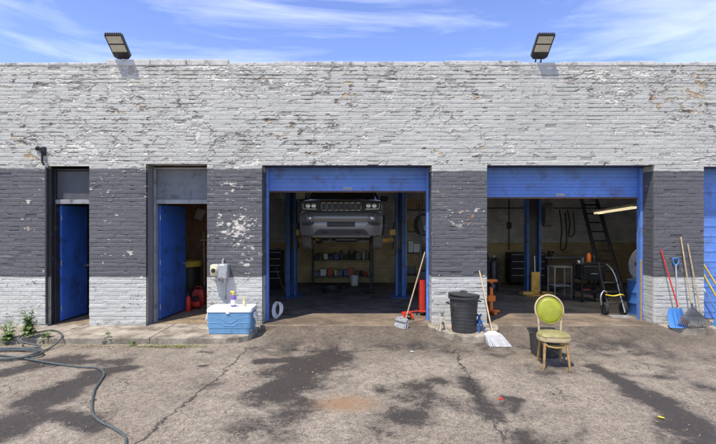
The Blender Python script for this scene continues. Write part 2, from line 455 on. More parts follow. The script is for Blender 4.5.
XC, ZC = np.meshgrid(xc, zc)
keep = np.ones(XC.shape, bool)
for x0, x1, z0, z1 in OPEN.values(): keep &= ~((XC > x0) & (XC < x1) & (ZC > z0) & (ZC < z1))
ii, jj = np.nonzero(keep)
q0 = ii*NX+jj
quads = np.stack([q0, q0+1, q0+NX+1, q0+NX], 1)
ev, eq, ec = [verts], [quads], [col]; base = len(verts)
def add_strip(idx):
    global base
    n = len(idx); nvv = verts[idx].copy(); nvv[:, 1] = .08
    k = np.arange(n-1)
    ev.append(nvv); ec.append(col[idx]); eq.append(np.stack([idx[k], idx[k+1], base+k+1, base+k], 1)); base += n
for x0, x1, z0, z1 in OPEN.values():
    c0 = int(np.argmin(abs(xs-x0))); c1 = int(np.argmin(abs(xs-x1))); r1 = int(np.argmin(abs(zs-z1)))
    add_strip(np.arange(0, r1+1)*NX+c0); add_strip(np.arange(0, r1+1)*NX+c1); add_strip(r1*NX+np.arange(c0, c1+1))
add_strip((NZ-1)*NX+np.arange(NX))
np_mesh('brick_wall', np.concatenate(ev), np.concatenate(eq), brick_mat, bld, True, color=np.concatenate(ec))

# brick returns of the openings (jambs)
def jamb(x, y0, y1, ztop, face, colr=None, seed=0):
    ys = np.arange(y0, y1+.001, .013); zz_ = np.arange(ZB, ztop+.01, .009)
    Y, Z = np.meshgrid(ys, zz_)
    uu, z2 = Y.ravel()+x*3.1, Z.ravel()
    h_, lo_, sl_, rb_, we_ = brick_field(uu, z2)
    c_ = brick_color(uu, z2, lo_, sl_, rb_, we_, 2.80)
    if colr is not None:
        tone = (1+.25*(fbm(uu*4, z2*5, 3, 5)-.5))[:, None]
        c_ = np.where(lo_[:, None] > .5, c_*.5, np.array(colr)[None]*tone)
    v_ = np.stack([x + face*(np.clip(h_, -.01, .01)*.6-.004), Y.ravel(), z2], 1)
    n = len(ys); i_, j_ = np.meshgrid(np.arange(len(zz_)-1), np.arange(n-1), indexing='ij')
    q = (i_*n+j_).ravel()
    np_mesh('door_jamb', v_, np.stack([q, q+1, q+n+1, q+n], 1), brick_mat, bld, True, color=c_)
jamb(-1.745, .012, .42, 2.9, 1); jamb(1.345, .012, .42, 2.9, -1)
jamb(2.345, .012, .42, 2.9, 1); jamb(5.40, .012, .42, 2.9, -1); jamb(6.29, .012, .42, 2.88, 1)
jamb(-5.636, .012, .33, 2.89, 1, (.03, .03, .034)); jamb(-4.885, .012, .33, 2.89, -1)
jamb(-3.855, .012, .33, 2.93, 1, (.22, .225, .24)); jamb(-2.745, .012, .33, 2.93, -1)

# inner leaf of the walls, roof, partitions
YB = 7.2
mb = MB(); g = .022
for a, b in ((-10.5, -5.636-g), (-4.885+g, -3.855-g), (-2.745+g, -1.745-g), (1.345+g, 2.345-g), (5.40+g, 6.29-g), (9.2+g, 10.5)):
    mb.bx(a, b, .075, .42, -.5, 2.9, 0)
mb.bx(-10.5, 10.5, .075, .42, 2.932, 4.70, 0)
mb.build('inner_wall', 'coping', bld)
for k, (x0, x1, _, z1) in OPEN.items():
    MB().bx(x0-.1, x1+.1, .012, .415, z1+.002, z1+.018, 0).build('lintel', 'steel_dark', bld)
# coping: separate stones, chipped and slightly out of line, missing in places
mb = MB(); x = -10.5
random.seed(12)
while x < 10.4:
    ln = random.uniform(.55, 1.1)
    if x < -4.75: hh = random.choice((.0, .03, .045, .05))
    elif x < -3.0: hh = .088
    else: hh = random.choice((.045, .06, .07, .052, .03))
    if hh > 0:
        c = (x+ln/2, .232, ZT-.012+hh/2)
        mb.box(c, (ln-.006, .47+random.uniform(-.01, .012), hh+.02), (R(random.uniform(-.6, .6)), R(random.uniform(-.25, .25)), R(random.uniform(-.4, .4))), .008)
    x += ln
mb.build('coping', 'coping', bld)
MB().bx(-10.4, 10.4, .43, 7.4, 4.3, 4.42, 0).build('roof', 'roofing', bld)
MB().bx(-10.4, 10.4, .43, 7.4, 4.15, 4.28, 0).build('ceiling', 'ceiling', bld)

pane_mat = bpy.data.materials.new('added_window_glass'); pane_mat.use_nodes = True  # glass of the added rear clerestory
t = pane_mat.node_tree; t.nodes.clear(); o_ = t.nodes.new('ShaderNodeOutputMaterial'); tr = t.nodes.new('ShaderNodeBsdfTransparent'); tr.inputs[0].default_value = (.9, .93, .92, 1); gl = t.nodes.new('ShaderNodeBsdfGlossy'); gl.inputs['Roughness'].default_value = .05; ms = t.nodes.new('ShaderNodeMixShader'); ms.inputs[0].default_value = .08
t.links.new(tr.outputs[0], ms.inputs[1]); t.links.new(gl.outputs[0], ms.inputs[2]); t.links.new(ms.outputs[0], o_.inputs[0])
# block walls of the workshop: ochre below, off-white above
blk = bpy.data.materials.new('painted_blockwork'); blk.use_nodes = True
t = blk.node_tree; b = t.nodes['Principled BSDF']
co = t.nodes.new('ShaderNodeTexCoord'); sp_ = t.nodes.new('ShaderNodeSeparateXYZ'); t.links.new(co.outputs['Object'], sp_.inputs[0])
cm = t.nodes.new('ShaderNodeCombineXYZ')
ad = t.nodes.new('ShaderNodeMath'); ad.operation = 'ADD'; t.links.new(sp_.outputs['X'], ad.inputs[0]); t.links.new(sp_.outputs['Y'], ad.inputs[1])
t.links.new(ad.outputs[0], cm.inputs['X']); t.links.new(sp_.outputs['Z'], cm.inputs['Y'])
bt = t.nodes.new('ShaderNodeTexBrick'); bt.inputs['Scale'].default_value = 1; bt.inputs['Brick Width'].default_value = .22; bt.inputs['Row Height'].default_value = .078; bt.inputs['Mortar Size'].default_value = .007
bt.inputs['Color1'].default_value = (1, 1, 1, 1); bt.inputs['Color2'].default_value = (.82, .82, .82, 1); bt.inputs['Mortar'].default_value = (.5, .5, .5, 1)
t.links.new(cm.outputs[0], bt.inputs['Vector'])
gt = t.nodes.new('ShaderNodeMath'); gt.operation = 'GREATER_THAN'; gt.inputs[1].default_value = 1.16; t.links.new(sp_.outputs['Z'], gt.inputs[0])
mxa = t.nodes.new('ShaderNodeMix'); mxa.data_type = 'RGBA'; mxa.inputs[6].default_value = (.66, .50, .27, 1); mxa.inputs[7].default_value = (.80, .78, .74, 1); t.links.new(gt.outputs[0], mxa.inputs[0])
mxb = t.nodes.new('ShaderNodeMix'); mxb.data_type = 'RGBA'; mxb.blend_type = 'MULTIPLY'; mxb.inputs[0].default_value = 1; t.links.new(mxa.outputs[2], mxb.inputs[6]); t.links.new(bt.outputs['Color'], mxb.inputs[7])
nn = t.nodes.new('ShaderNodeTexNoise'); nn.inputs['Scale'].default_value = 1.8; nn.inputs['Detail'].default_value = 7; t.links.new(co.outputs['Object'], nn.inputs['Vector'])
mrr = t.nodes.new('ShaderNodeMapRange'); mrr.inputs['From Min'].default_value = .3; mrr.inputs['From Max'].default_value = .7; mrr.inputs['To Min'].default_value = .65; mrr.inputs['To Max'].default_value = 1.1; t.links.new(nn.outputs['Fac'], mrr.inputs['Value'])
mxc = t.nodes.new('ShaderNodeMix'); mxc.data_type = 'RGBA'; mxc.blend_type = 'MULTIPLY'; mxc.inputs[0].default_value = 1; t.links.new(mxb.outputs[2], mxc.inputs[6]); t.links.new(mrr.outputs['Result'], mxc.inputs[7])
t.links.new(mxc.outputs[2], b.inputs['Base Color']); b.inputs['Roughness'].default_value = .7
MB().bx(-10.4, 10.4, YB, YB+.2, -.5, 3.0, 0).build('back_wall', blk, bld)
edges = [(-3.6, -.6), (0, 3.0), (3.6, 6.6), (7.0, 10.0)]; xa = -10.4  # clerestory openings added out of view to let more sky light into the bays
for x0, x1 in edges+[(10.4, 10.4)]:
    MB().bx(xa, x0, YB, YB+.2, 3.001, 4.15, 0).build('back_wall', blk, bld); xa = x1
    if x1 > x0:
        mb = MB()
        for x_ in (x0+.03, x1-.03): mb.bx(x_-.029, x_+.029, YB+.08, YB+.13, 3.004, 4.145, 0)
        for z_ in (3.035, 4.115): mb.bx(x0+.06, x1-.06, YB+.08, YB+.13, z_-.029, z_+.029, 0)
        for i in range(1, 5): mb.bx(x0+(x1-x0)*i/5-.015, x0+(x1-x0)*i/5+.015, YB+.085, YB+.125, 3.066, 4.084, 0)
        wf = mb.build('added_window', 'steel_dark', bld)
        MB().bx(x0+.05, x1-.05, YB+.10, YB+.106, 3.06, 4.09, 0).build('added_pane', pane_mat, wf)
MB().bx(-4.2, -4.0, 3.45, YB, -.5, 4.15, 0).build('side_wall', blk, bld)
MB().bx(10.2, 10.4, .43, YB, -.5, 4.15, 0).build('side_wall', blk, bld)
MB().bx(-2.45, -2.3, .43, 3.3, -.5, 4.15, 0).build('partition_wall', blk, bld)
MB().bx(-10.4, -2.3, 3.3, 3.45, -.5, 4.15, 0).build('partition_wall', 'brown_wall', bld)
MB().bx(-10.5, -10.3, .43, 7.4, -.5, 4.7, 0).build('end_wall', 'coping', bld)
MB().bx(10.4, 10.6, .43, 7.4, -.5, 4.7, 0).build('end_wall', 'coping', bld)

# sectional roller doors, pulled up
def roller(x0, x1, zb, zt, y, label, nsec):
    mb = MB(); hgt = zt-zb
    mb.bx(x0+.002, x1-.002, y+.012, y+.034, zb+.002, zt-.002, 0)
    secs = nsec; sh = hgt/secs
    for i in range(secs):
        za = zb+i*sh; 
        mb.bx(x0, x1, y, y+.04, za+.003, za+sh-.003, .006)
        for q in (.30, .70): mb.box(((x0+x1)/2, y-.001, za+sh*q), (x1-x0-.01, .012, sh*.10), bev=.005)
    o = mb.build('roller_door', 'blue_roll', bld); o['label'] = label
    MB().bx(x0, x1, y-.012, y+.05, zb-.022, zb-.001, .006).build('bottom_seal', 'rusty', o)
    hb = MB(); xm = (x0+x1)/2; hb.box((xm, y-.006, zb+.05), (.16, .012, .05), bev=.003); hb.tube([(xm-.06, y-.01, zb+.05), (xm-.055, y-.045, zb+.05), (xm+.055, y-.045, zb+.05), (xm+.06, y-.01, zb+.05)], .008, 8); hb.build('handle', 'galv', o)
    return o
rd1 = roller(-1.742, 1.342, 2.46, 2.92, .43, 'blue roller door above the bay with the raised car', 2)
rd2 = roller(2.348, 5.397, 2.34, 2.92, .43, 'blue ribbed roller door above the bay with the yellow-based post', 3)
rd3 = roller(6.30, 9.19, .03, 2.9, .36, 'closed blue door at the right edge', 6)
for x, dx in ((-1.745, 1), (1.345, -1), (2.345, 1), (5.40, -1)):
    mb = MB()
    mb.bx(x+dx*.002, x+dx*.048, .33, .41, .0, 2.9, .004)
    mb.bx(x+dx*.002, x+dx*.02, .41, .5, .0, 2.9, .003)
    mb.tube([(x+dx*.04, .5, 2.5), (x+dx*.04, .62, 2.85), (x+dx*.04, .9, 3.0), (x+dx*.04, 3.4, 3.05)], .025, 6)
    mb.build('door_track', 'blue_roll', bld)
MB().bx(5.34, 5.352, .30, .34, .0, 1.15, .003).build('timber_strip', 'wood_yellow', bld)

# the two entrance doors, standing open inwards, with frames and transoms
def man_door(x0, x1, ztop, zdoor, ang, width, fmat, pmat, frame_w, lab, y=.33):
    fr = MB()
    fr.bx(x0+.004, x0+frame_w, y-.05, y+.06, -.03, ztop, .004)
    fr.bx(x1-.03, x1-.004, y-.05, y+.06, -.03, ztop, .004)
    MB().bx(x0+frame_w+.001, x1-.031, y-.055, y+.06, zdoor+.005, zdoor+.085, .004).build('header_bar', 'grey_frame', bld)
    fr.bx(x0+frame_w+.001, x1-.031, y-.05, y+.06, ztop-.04, ztop-.002, .004)
    fr.build('door_frame', fmat, bld)
    MB().bx(x0+frame_w+.001, x1-.031, y-.01, y+.03, zdoor+.087, ztop-.042, .006).build('transom_panel', pmat, bld)
    hx, hy = x0+frame_w+.012, y+.07
    m = Matrix.Translation((hx, hy, 0)) @ Matrix.Rotation(R(ang), 4, 'Z')
    d = MB(); d.box((width/2, 0, (zdoor-.0)/2), (width, .042, zdoor-.03), bev=.006, m=m)
    for za, zb2 in ():
        pass
    o = d.build('door', 'blue_door', bld); o['label'] = lab
    hd = MB()
    for s in (-1, 1):
        hd.lathe([(.03, 0), (.03, .008), (.012, .012), (.012, .035), (.027, .045), (.03, .06), (.018, .072), (0, .074)], m=m @ Matrix.Translation((width-.07, s*.02, 1.0)) @ Matrix.Rotation(R(90*-s), 4, 'X'), n=14)
    hd.build('handle', 'steel', o, True)
    for zz_ in (.25, 1.1, 1.95): MB().cyl(m @ Vector((-.006, -.024, zz_-.05)), m @ Vector((-.006, -.024, zz_+.05)), .008, n=8).build('hinge', 'steel', o)
man_door(-5.636, -4.885, 2.86, 2.20, 86, .72, 'black_paint', 'dark_panel', .032, 'blue door of the left entrance', .20)
man_door(-3.855, -2.745, 2.90, 2.21, 84, .98, 'grey_frame', 'transom_grey', .05, 'blue door with silver knob in the right entrance')

# ------------------------------------------------------------------ ground, pavement, floors
gx = np.concatenate([[-300, -120, -50, -25, -15, -11], np.arange(-8.5, 8.5, .032), [9.5, 11, 15, 25, 50, 120, 300]])
gy = np.concatenate([[-300, -120, -50, -25, -14, -9, -7], np.arange(-5.6, .12, .028), [.3, 1, 3, 8, 15, 40, 120, 300]])
GX, GY = np.meshgrid(gx, gy); X, Y = GX.ravel(), GY.ravel()
rampx = sstep(-1.8, -1.35, X)*(1-sstep(5.40, 5.75, X))
ramp = sstep(-1.35, -.1, Y)*rampx
Zg = -.12 + .118*ramp
Zg += .014*(fbm(X*.7, Y*.7, 3, 201)-.5) + .010*(fbm(X*3, Y*3, 3, 205)-.5)*(1-.5*ramp) + .007*(fbm(X*14, Y*14, 3, 207)-.5)
Zg = np.where(Y > .12, -.9, Zg)
Zg = np.where((abs(X) > 9) | (Y < -6), -.12, Zg); Zg = np.where(Y > .12, -.9, Zg)
# stains: smooth field, broken up by noise in the material
def gp(px, py): p = G(px, py); return p.x, p.y
field = np.zeros_like(X)
def blob(px, py, rx, ry, s=1., rot=0):
    cx, cy = gp(px, py); c_, s_ = math.cos(R(rot)), math.sin(R(rot))
    a = (X-cx)*c_+(Y-cy)*s_; b_ = -(X-cx)*s_+(Y-cy)*c_
    global field
    field = np.maximum(field, s*np.exp(-(a/rx)**2-(b_/ry)**2))
def line(p0, p1, wd, s=1.):
    a = np.array(gp(*p0)); c_ = np.array(gp(*p1)); dv = c_-a; L2 = (dv**2).sum()
    tt = np.clip(((X-a[0])*dv[0]+(Y-a[1])*dv[1])/L2, 0, 1)
    dd = np.hypot(X-a[0]-tt*dv[0], Y-a[1]-tt*dv[1])
    global field
    field = np.maximum(field, s*np.exp(-(dd/wd)**2))
line((130, 368), (85, 374), .16, .9); line((95, 376), (30, 402), .24, 1); line((60, 395), (0, 432), .30, .95); line((70, 358), (10, 372), .25, .9); line((120, 362), (40, 362), .2, .7)
line((50, 410), (95, 428), .18, .7)
line((328, 358), (300, 372), .46, 1); line((305, 372), (275, 394), .40, 1); line((262, 361), (345, 358), .17, .95); line((290, 405), (250, 425), .35, .5); line((300, 398), (275, 430), .3, .5); line((262, 405), (250, 395), .2, .7)
blob(405, 418, .34, .30, .85); line((425, 385), (390, 425), .34, .55); line((380, 388), (440, 380), .2, .6)
line((592, 366), (640, 392), .15, .95); line((640, 392), (700, 425), .28, .85); line((690, 430), (716, 444), .4, .9); line((600, 372), (690, 380), .13, .55)
line((462, 372), (488, 412), .16, .6); line((488, 412), (520, 444), .2, .62)
line((505, 398), (520, 400), .08, .8); line((200, 352), (212, 352), .1, .7); line((405, 350), (470, 352), .3, .35); line((200, 366), (205, 366), .06, .8)
line((430, 392), (560, 430), .5, .35); line((250, 352), (440, 347), .35, .42); line((490, 350), (640, 347), .45, .45); line((560, 345), (620, 352), .3, .5); line((655, 365), (700, 385), .25, .5); line((200, 385), (240, 400), .25, .3); line((540, 372), (575, 362), .35, .5); line((600, 350), (716, 358), .35, .45)
apron = np.clip(sstep(-1.25, -.2, Y)*rampx + .75*sstep(-2.1, -.5, Y)*sstep(-2.2, -1.0, X)*(1-.0*X), 0, 1)
rust = np.zeros_like(X); cx, cy = gp(347, 403); rr_ = np.hypot((X-cx)/.34, (Y-cy)/.24); rust = np.exp(-rr_**4)
def ldist(*pts):
    d0 = np.full_like(X, 9.)
    P_ = [np.array(gp(*p)) for p in pts]
    for a, c_ in zip(P_, P_[1:]):
        dv = c_-a; tt = np.clip(((X-a[0])*dv[0]+(Y-a[1])*dv[1])/(dv**2).sum(), 0, 1)
        ex, ey = X-a[0]-tt*dv[0], Y-a[1]-tt*dv[1]
        d1 = np.hypot(ex, ey)*np.where(dv[0]*ey-dv[1]*ex >= 0, 1, -1)
        d0 = np.where(abs(d1) < abs(d0), d1, d0)
    return d0
def nearer(a, b_): return np.where(abs(a) < abs(b_), a, b_)
crack = nearer(ldist((247, 349), (226, 370), (165, 420), (130, 450)), ldist((455, 350), (468, 380), (492, 420), (505, 450)))
crack = nearer(crack, ldist((250, 348), (330, 352), (440, 349)))
n = len(gx); i_, j_ = np.meshgrid(np.arange(len(gy)-1), np.arange(n-1), indexing='ij'); q = (i_*n+j_).ravel()

gm = bpy.data.materials.new('worn_asphalt'); gm.use_nodes = True
t = gm.node_tree; b = t.nodes['Principled BSDF']; lk = t.links.new
co = t.nodes.new('ShaderNodeTexCoord')
def nz(sc, det=5, ro=.6, dist=0):
    n_ = t.nodes.new('ShaderNodeTexNoise'); n_.inputs['Scale'].default_value = sc; n_.inputs['Detail'].default_value = det; n_.inputs['Roughness'].default_value = ro; n_.inputs['Distortion'].default_value = dist
    lk(co.outputs['Object'], n_.inputs['Vector']); return n_.outputs['Fac']
def at(nm):
    a_ = t.nodes.new('ShaderNodeAttribute'); a_.attribute_name = nm; return a_.outputs['Fac']
def mr_(v, a, b_, c_=0., d_=1.):
    m_ = t.nodes.new('ShaderNodeMapRange'); lk(v, m_.inputs['Value'])
    for k_, vv in zip(('From Min', 'From Max', 'To Min', 'To Max'), (a, b_, c_, d_)): m_.inputs[k_].default_value = vv
    return m_.outputs['Result']
def mt(op, a, b_):
    m_ = t.nodes.new('ShaderNodeMath'); m_.operation = op
    for i, v in enumerate((a, b_)):
        if isinstance(v, (int, float)): m_.inputs[i].default_value = v
        else: lk(v, m_.inputs[i])
    return m_.outputs[0]
def mc(f, a, b_, mode='MIX'):
    m_ = t.nodes.new('ShaderNodeMix'); m_.data_type = 'RGBA'; m_.blend_type = mode
    for i, v in ((0, f), (6, a), (7, b_)):
        if isinstance(v, (int, float)): m_.inputs[i].default_value = v
        elif isinstance(v, tuple): m_.inputs[i].default_value = v
        else: lk(v, m_.inputs[i])
    return m_.outputs[2]
big = nz(.55, 6, .6); mid = nz(2.6, 7, .68, .4); fine = nz(20, 6, .80); grain = nz(75, 4, .85)
c0 = mc(mr_(mid, .36, .68), (.44, .372, .285, 1), (.25, .208, .158, 1))
c0 = mc(mr_(big, .45, .62, 0, .6), c0, (.28, .228, .166, 1))
c0 = mc(mr_(fine, .36, .56, .75, 0), c0, (.085, .07, .057, 1))
c0 = mc(mr_(grain, .40, .52, .85, 0), c0, (.075, .062, .052, 1))
vo = t.nodes.new('ShaderNodeTexVoronoi'); vo.inputs['Scale'].default_value = 46; lk(co.outputs['Object'], vo.inputs['Vector'])
stone = mr_(vo.outputs['Distance'], .20, .36, 1, 0)
sv = t.nodes.new('ShaderNodeSeparateColor'); lk(vo.outputs['Color'], sv.inputs[0])
c0 = mc(mt('MULTIPLY', stone, mr_(sv.outputs[0], .40, 1, 0, .8)), c0, (.60, .53, .44, 1))
c0 = mc(mt('MULTIPLY', stone, mr_(sv.outputs[1], .7, .85, 0, .6)), c0, (.045, .04, .038, 1))
# apron: dirty driveway into the bays
apf = mt('MULTIPLY', at('apron'), mr_(mid, .25, .6, .45, 1.0))
c0 = mc(apf, c0, mc(mr_(fine, .35, .65), (.055, .043, .033, 1), (.155, .12, .088, 1)))
sf = mt('ADD', at('stain'), mt('ADD', mr_(mid, .3, .7, -.36, .36), mr_(fine, .3, .7, -.30, .30)))
smask = mr_(sf, .36, .64, 0, .90)
soft = mr_(mt('ADD', at('stain'), mr_(mid, .3, .7, -.2, .2)), .05, .9, 0, .50)
c0 = mc(soft, c0, (.085, .07, .06, 1))
c0 = mc(smask, c0, mc(mt('MULTIPLY', stone, mr_(sv.outputs[0], .5, 1, 0, .5)), (.034, .028, .024, 1), (.15, .13, .11, 1)))
rsf = mt('MULTIPLY', at('rust'), mr_(mid, .35, .6, .3, .9))
c0 = mc(rsf, c0, (.26, .16, .085, 1))
cw = mt('ADD', at('crack'), mr_(nz(5, 6, .7), .3, .7, -.06, .06))
cmask = mt('MULTIPLY', mr_(mt('ABSOLUTE', cw, 0), .004, .016, 1, 0), mr_(nz(1.4, 3), .35, .5, .1, .85))
vc = t.nodes.new('ShaderNodeTexVoronoi'); vc.feature = 'DISTANCE_TO_EDGE'; vc.inputs['Scale'].default_value = 1.1
vd = t.nodes.new('ShaderNodeVectorMath'); vd.operation = 'ADD'; nv_ = t.nodes.new('ShaderNodeTexNoise'); nv_.inputs['Scale'].default_value = 3; nv_.inputs['Detail'].default_value = 6; lk(co.outputs['Object'], nv_.inputs['Vector']); lk(co.outputs['Object'], vd.inputs[0]); lk(nv_.outputs['Color'], vd.inputs[1]); lk(vd.outputs[0], vc.inputs['Vector'])
hair = mt('MULTIPLY', mr_(vc.outputs['Distance'], .0, .012, .8, 0), mr_(nz(.9, 3), .5, .62, 0, 1))
ck = mt('MAXIMUM', cmask, hair)
c0 = mc(ck, c0, (.03, .026, .022, 1))
lk(c0, b.inputs['Base Color'])
lk(mr_(smask, 0, .86, .92, .62), b.inputs['Roughness'])
hgt = mt('ADD', mt('MULTIPLY', fine, .6), mt('ADD', mt('MULTIPLY', grain, .35), mt('MULTIPLY', stone, .22)))
hgt = mt('SUBTRACT', hgt, mt('MULTIPLY', ck, .9))
bp = t.nodes.new('ShaderNodeBump'); bp.inputs['Strength'].default_value = .9; bp.inputs['Distance'].default_value = .016
lk(hgt, bp.inputs['Height']); lk(bp.outputs['Normal'], b.inputs['Normal'])
grd = np_mesh('ground', np.stack([X, Y, Zg], 1), np.stack([q, q+1, q+n+1, q+n], 1), gm, None, True, attrs=dict(stain=field, apron=apron, rust=rust, crack=crack))
tag(grd, kind='structure')

# workshop floor
fm = bpy.data.materials.new('oily_concrete_floor'); fm.use_nodes = True
t = fm.node_tree; b = t.nodes['Principled BSDF']; lk = t.links.new; co = t.nodes.new('ShaderNodeTexCoord')
mid = nz(1.6, 7, .65, .5); fine = nz(18, 5, .7)
sy = t.nodes.new('ShaderNodeSeparateXYZ'); lk(co.outputs['Object'], sy.inputs[0])
front = mr_(mt('ADD', sy.outputs['Y'], mr_(mid, .3, .7, -.3, .3)), .7, 1.6, 1, 0)
c0 = mc(mr_(mid, .38, .62), (.26, .23, .195, 1), (.11, .10, .088, 1))
c1 = mc(mr_(mid, .36, .62), (.33, .255, .18, 1), (.12, .092, .066, 1))
c0 = mc(front, c0, c1)
c0 = mc(mr_(fine, .3, .7, .4, 0), c0, (.03, .027, .025, 1))
lk(c0, b.inputs['Base Color']); lk(mr_(mid, .3, .7, .45, .8), b.inputs['Roughness'])
bp = t.nodes.new('ShaderNodeBump'); bp.inputs['Strength'].default_value = .4; bp.inputs['Distance'].default_value = .01; lk(fine, bp.inputs['Height']); lk(bp.outputs['Normal'], b.inputs['Normal'])
mb = MB()
pr = [(-.13, .000), (.0, .006), (YB, fz(YB)), (YB, -.5), (-.10, -.5)]
for x0, x1 in ((-1.76, 1.36), (2.33, 5.415)):
    mb.loft([[(x0, y_, z_) for y_, z_ in [(-.09, .000), (-.07, .008), (.5, .002), (.5, -.3), (-.09, -.3)]], [(x1, y_, z_) for y_, z_ in [(-.09, .000), (-.07, .008), (.5, .002), (.5, -.3), (-.09, -.3)]]])
tag(mb.build('threshold', fm), kind='structure')
mb = MB()
mb.loft([[(-4.0, .51, -.012), (-4.0, YB, fz(YB)), (-4.0, YB, -.6), (-4.0, .51, -.6)], [(10.2, .51, -.012), (10.2, YB, fz(YB)), (10.2, YB, -.6), (10.2, .51, -.6)]])
tag(mb.build('floor', fm), kind='structure')
tag(MB().bx(-10.3, -2.3, .2, 3.3, -.3, -.016, 0).build('office_floor', 'office_floor'), kind='structure')
# pavement with joints, ends in a rounded corner by the left bay
mb = MB(); y0 = -.83
edges = [-10.5, -8.2, -6.6, -5.05, -3.4, -1.80]
for a, c_ in zip(edges, edges[1:]):
    if c_ > -2: 
        ol = [(a+.006, .2), (a+.006, y0), (c_-.35, y0+.01), (c_-.16, y0+.06), (c_-.04, y0+.19), (c_, y0+.38), (c_, .2)]
    else: ol = [(a+.006, .2), (a+.006, y0+random.uniform(-.01, .01)), (c_-.006, y0+random.uniform(-.01, .01)), (c_-.006, .2)]
    mb.prism(ol, .30, Matrix.Translation((0, 0, -.32)))
bmesh.ops.bevel(mb.bm, geom=[e for e in mb.bm.edges if all(v.co.z > -.1 for v in e.verts)], offset=.014, segments=2, affect='EDGES', profile=.5)
tag(mb.build('pavement', 'concrete'), kind='structure')
# rounded kerb under the middle pier, narrow kerb on the right
def halfring(cx, rx, ry, n_=22):
    return [(cx-rx*math.cos(math.pi*i/n_), -ry*math.sin(math.pi*i/n_)) for i in range(n_+1)]
mb = MB(); mb.prism(halfring(1.86, .63, .90)+[(2.49, .02), (1.23, .02)], .33, Matrix.Translation((0, 0, -.30)))
bmesh.ops.bevel(mb.bm, geom=[e for e in mb.bm.edges if all(v.co.z > 0 for v in e.verts)], offset=.03, segments=3, affect='EDGES', profile=.5)
o = mb.build('kerb', 'concrete', smooth=True); tag(o, kind='structure')
mb = MB(); mb.prism([(5.47, .02), (5.47, -.12), (5.55, -.24), (5.75, -.30), (7.4, -.31), (10.4, -.31), (10.4, .02)], .30, Matrix.Translation((0, 0, -.29)))
bmesh.ops.bevel(mb.bm, geom=[e for e in mb.bm.edges if all(v.co.z > 0 for v in e.verts)], offset=.02, segments=2, affect='EDGES', profile=.5)
tag(mb.build('kerb', 'concrete'), kind='structure')
MB().bx(6.29, 9.2, .02, .42, -.3, .02, 0).build('door_sill', 'concrete', bld)

# ------------------------------------------------------------------ floodlights on the parapet
def floodlight(px, py, lab):
    p = W(px, py, .12); x = p.x; zt = ZT+.03
    t_ = thing('floodlight', lab, 'floodlight', (x, .12, zt), 'floodlights on the parapet')
    # head: long axis leans out over the wall and up
    a = R(40)
    ax = Vector((0, -math.cos(a), math.sin(a))); nrm = Vector((0, -math.sin(a), -math.cos(a)))   # nrm = lit face, looks out and down
    m = Matrix(((1, ax.x, nrm.x, x), (0, ax.y, nrm.y, .07), (0, ax.z, nrm.z, zt+.135), (0, 0, 0, 1)))
    hd = MB()
    hd.prism([(-.15, 0), (-.10, -.045), (.10, -.045), (.15, 0), (.155, .42), (-.155, .42)], .045, m @ Matrix.Translation((0, 0, -.03)))
    for i in range(11): hd.box((-.14+i*.028, .20, -.045), (.006, .42, .035), bev=0, m=m)
    for i in range(9): hd.box((-.13+i*.0325, .432, -.012), (.014, .024, .03), bev=.002, m=m)
    hd.build('housing', 'lamp_body', t_)
    for y_ in (.165, .325):
        MB().box((0, y_, .0165), (.262, .132, .008), bev=.002, m=m).build('lens', 'lamp_lens', t_)
    MB().box((0, .06, .018), (.10, .07, .02), bev=.005, m=m).build('driver_box', 'lamp_body', t_)
    br = MB()
    for s in (-1, 1):
        br.tube([(x+s*.05, .12, zt-.02), (x+s*.05, .12, zt+.05), m @ Vector((s*.05, .0, -.01))], .014, 8)
    br.box((x, .12, zt-.015), (.20, .12, .03), bev=.004)
    br.build('bracket', 'lamp_body', t_)
floodlight(124, 58, 'dark flat floodlight leaning out from the parapet above the narrow left entrance')
floodlight(538, 58, 'dark flat floodlight leaning out from the parapet above the bay with the yellow post')

for px, lab in ((131, 'thin dark cable running from the left floodlight along the parapet'), (545, 'thin dark cable running from the right floodlight along the parapet')):
    p = W(px, 58, .2)
    tag(MB().tube(smooth([(p.x-.12, .14, ZT+.10), (p.x-.02, .22, ZT+.075), (p.x+.12, .30, ZT+.07), (p.x+.22, .46, ZT-.2)], 5), .009, 6).build('cable', 'black_rubber', smooth=True), lab, 'cable')
# ------------------------------------------------------------------ wall bracket at left
t_ = thing('cable_bracket', 'small black iron cable bracket on the pale brick above the left entrance', 'bracket', (W(43, 156, 0).x, 0, W(43, 156, 0).z))
mb = MB(); p = W(42, 150, -.02)
mb.tube([p+Vector((-.10, 0, .02)), p+Vector((-.04, -.06, .05)), p+Vector((.02, -.08, .02)), p+Vector((.05, -.06, -.08)), p+Vector((.02, -.03, -.2)), p+Vector((.05, -.02, -.28))], .018, 8)
mb.build('cable', 'black_rubber', t_, True)
mb = MB(); mb.box(p+Vector((.03, -.0, -.02)), (.07, .05, .16), bev=.01); mb.box(p+Vector((-.08, 0, .02)), (.08, .04, .05), bev=.008); mb.box(p+Vector((.03, -.05, -.04)), (.04, .08, .04), bev=.006)
mb.build('mount', 'black_paint', t_)
mb = MB(); p2 = W(46.5, 170, -.02); mb.tube([(p2.x, -.022, 2.86), (p2.x, -.022, 1.2), (p2.x+.005, -.022, .02)], .02, 8)
mb.build('pipe', 'black_paint', t_, True)

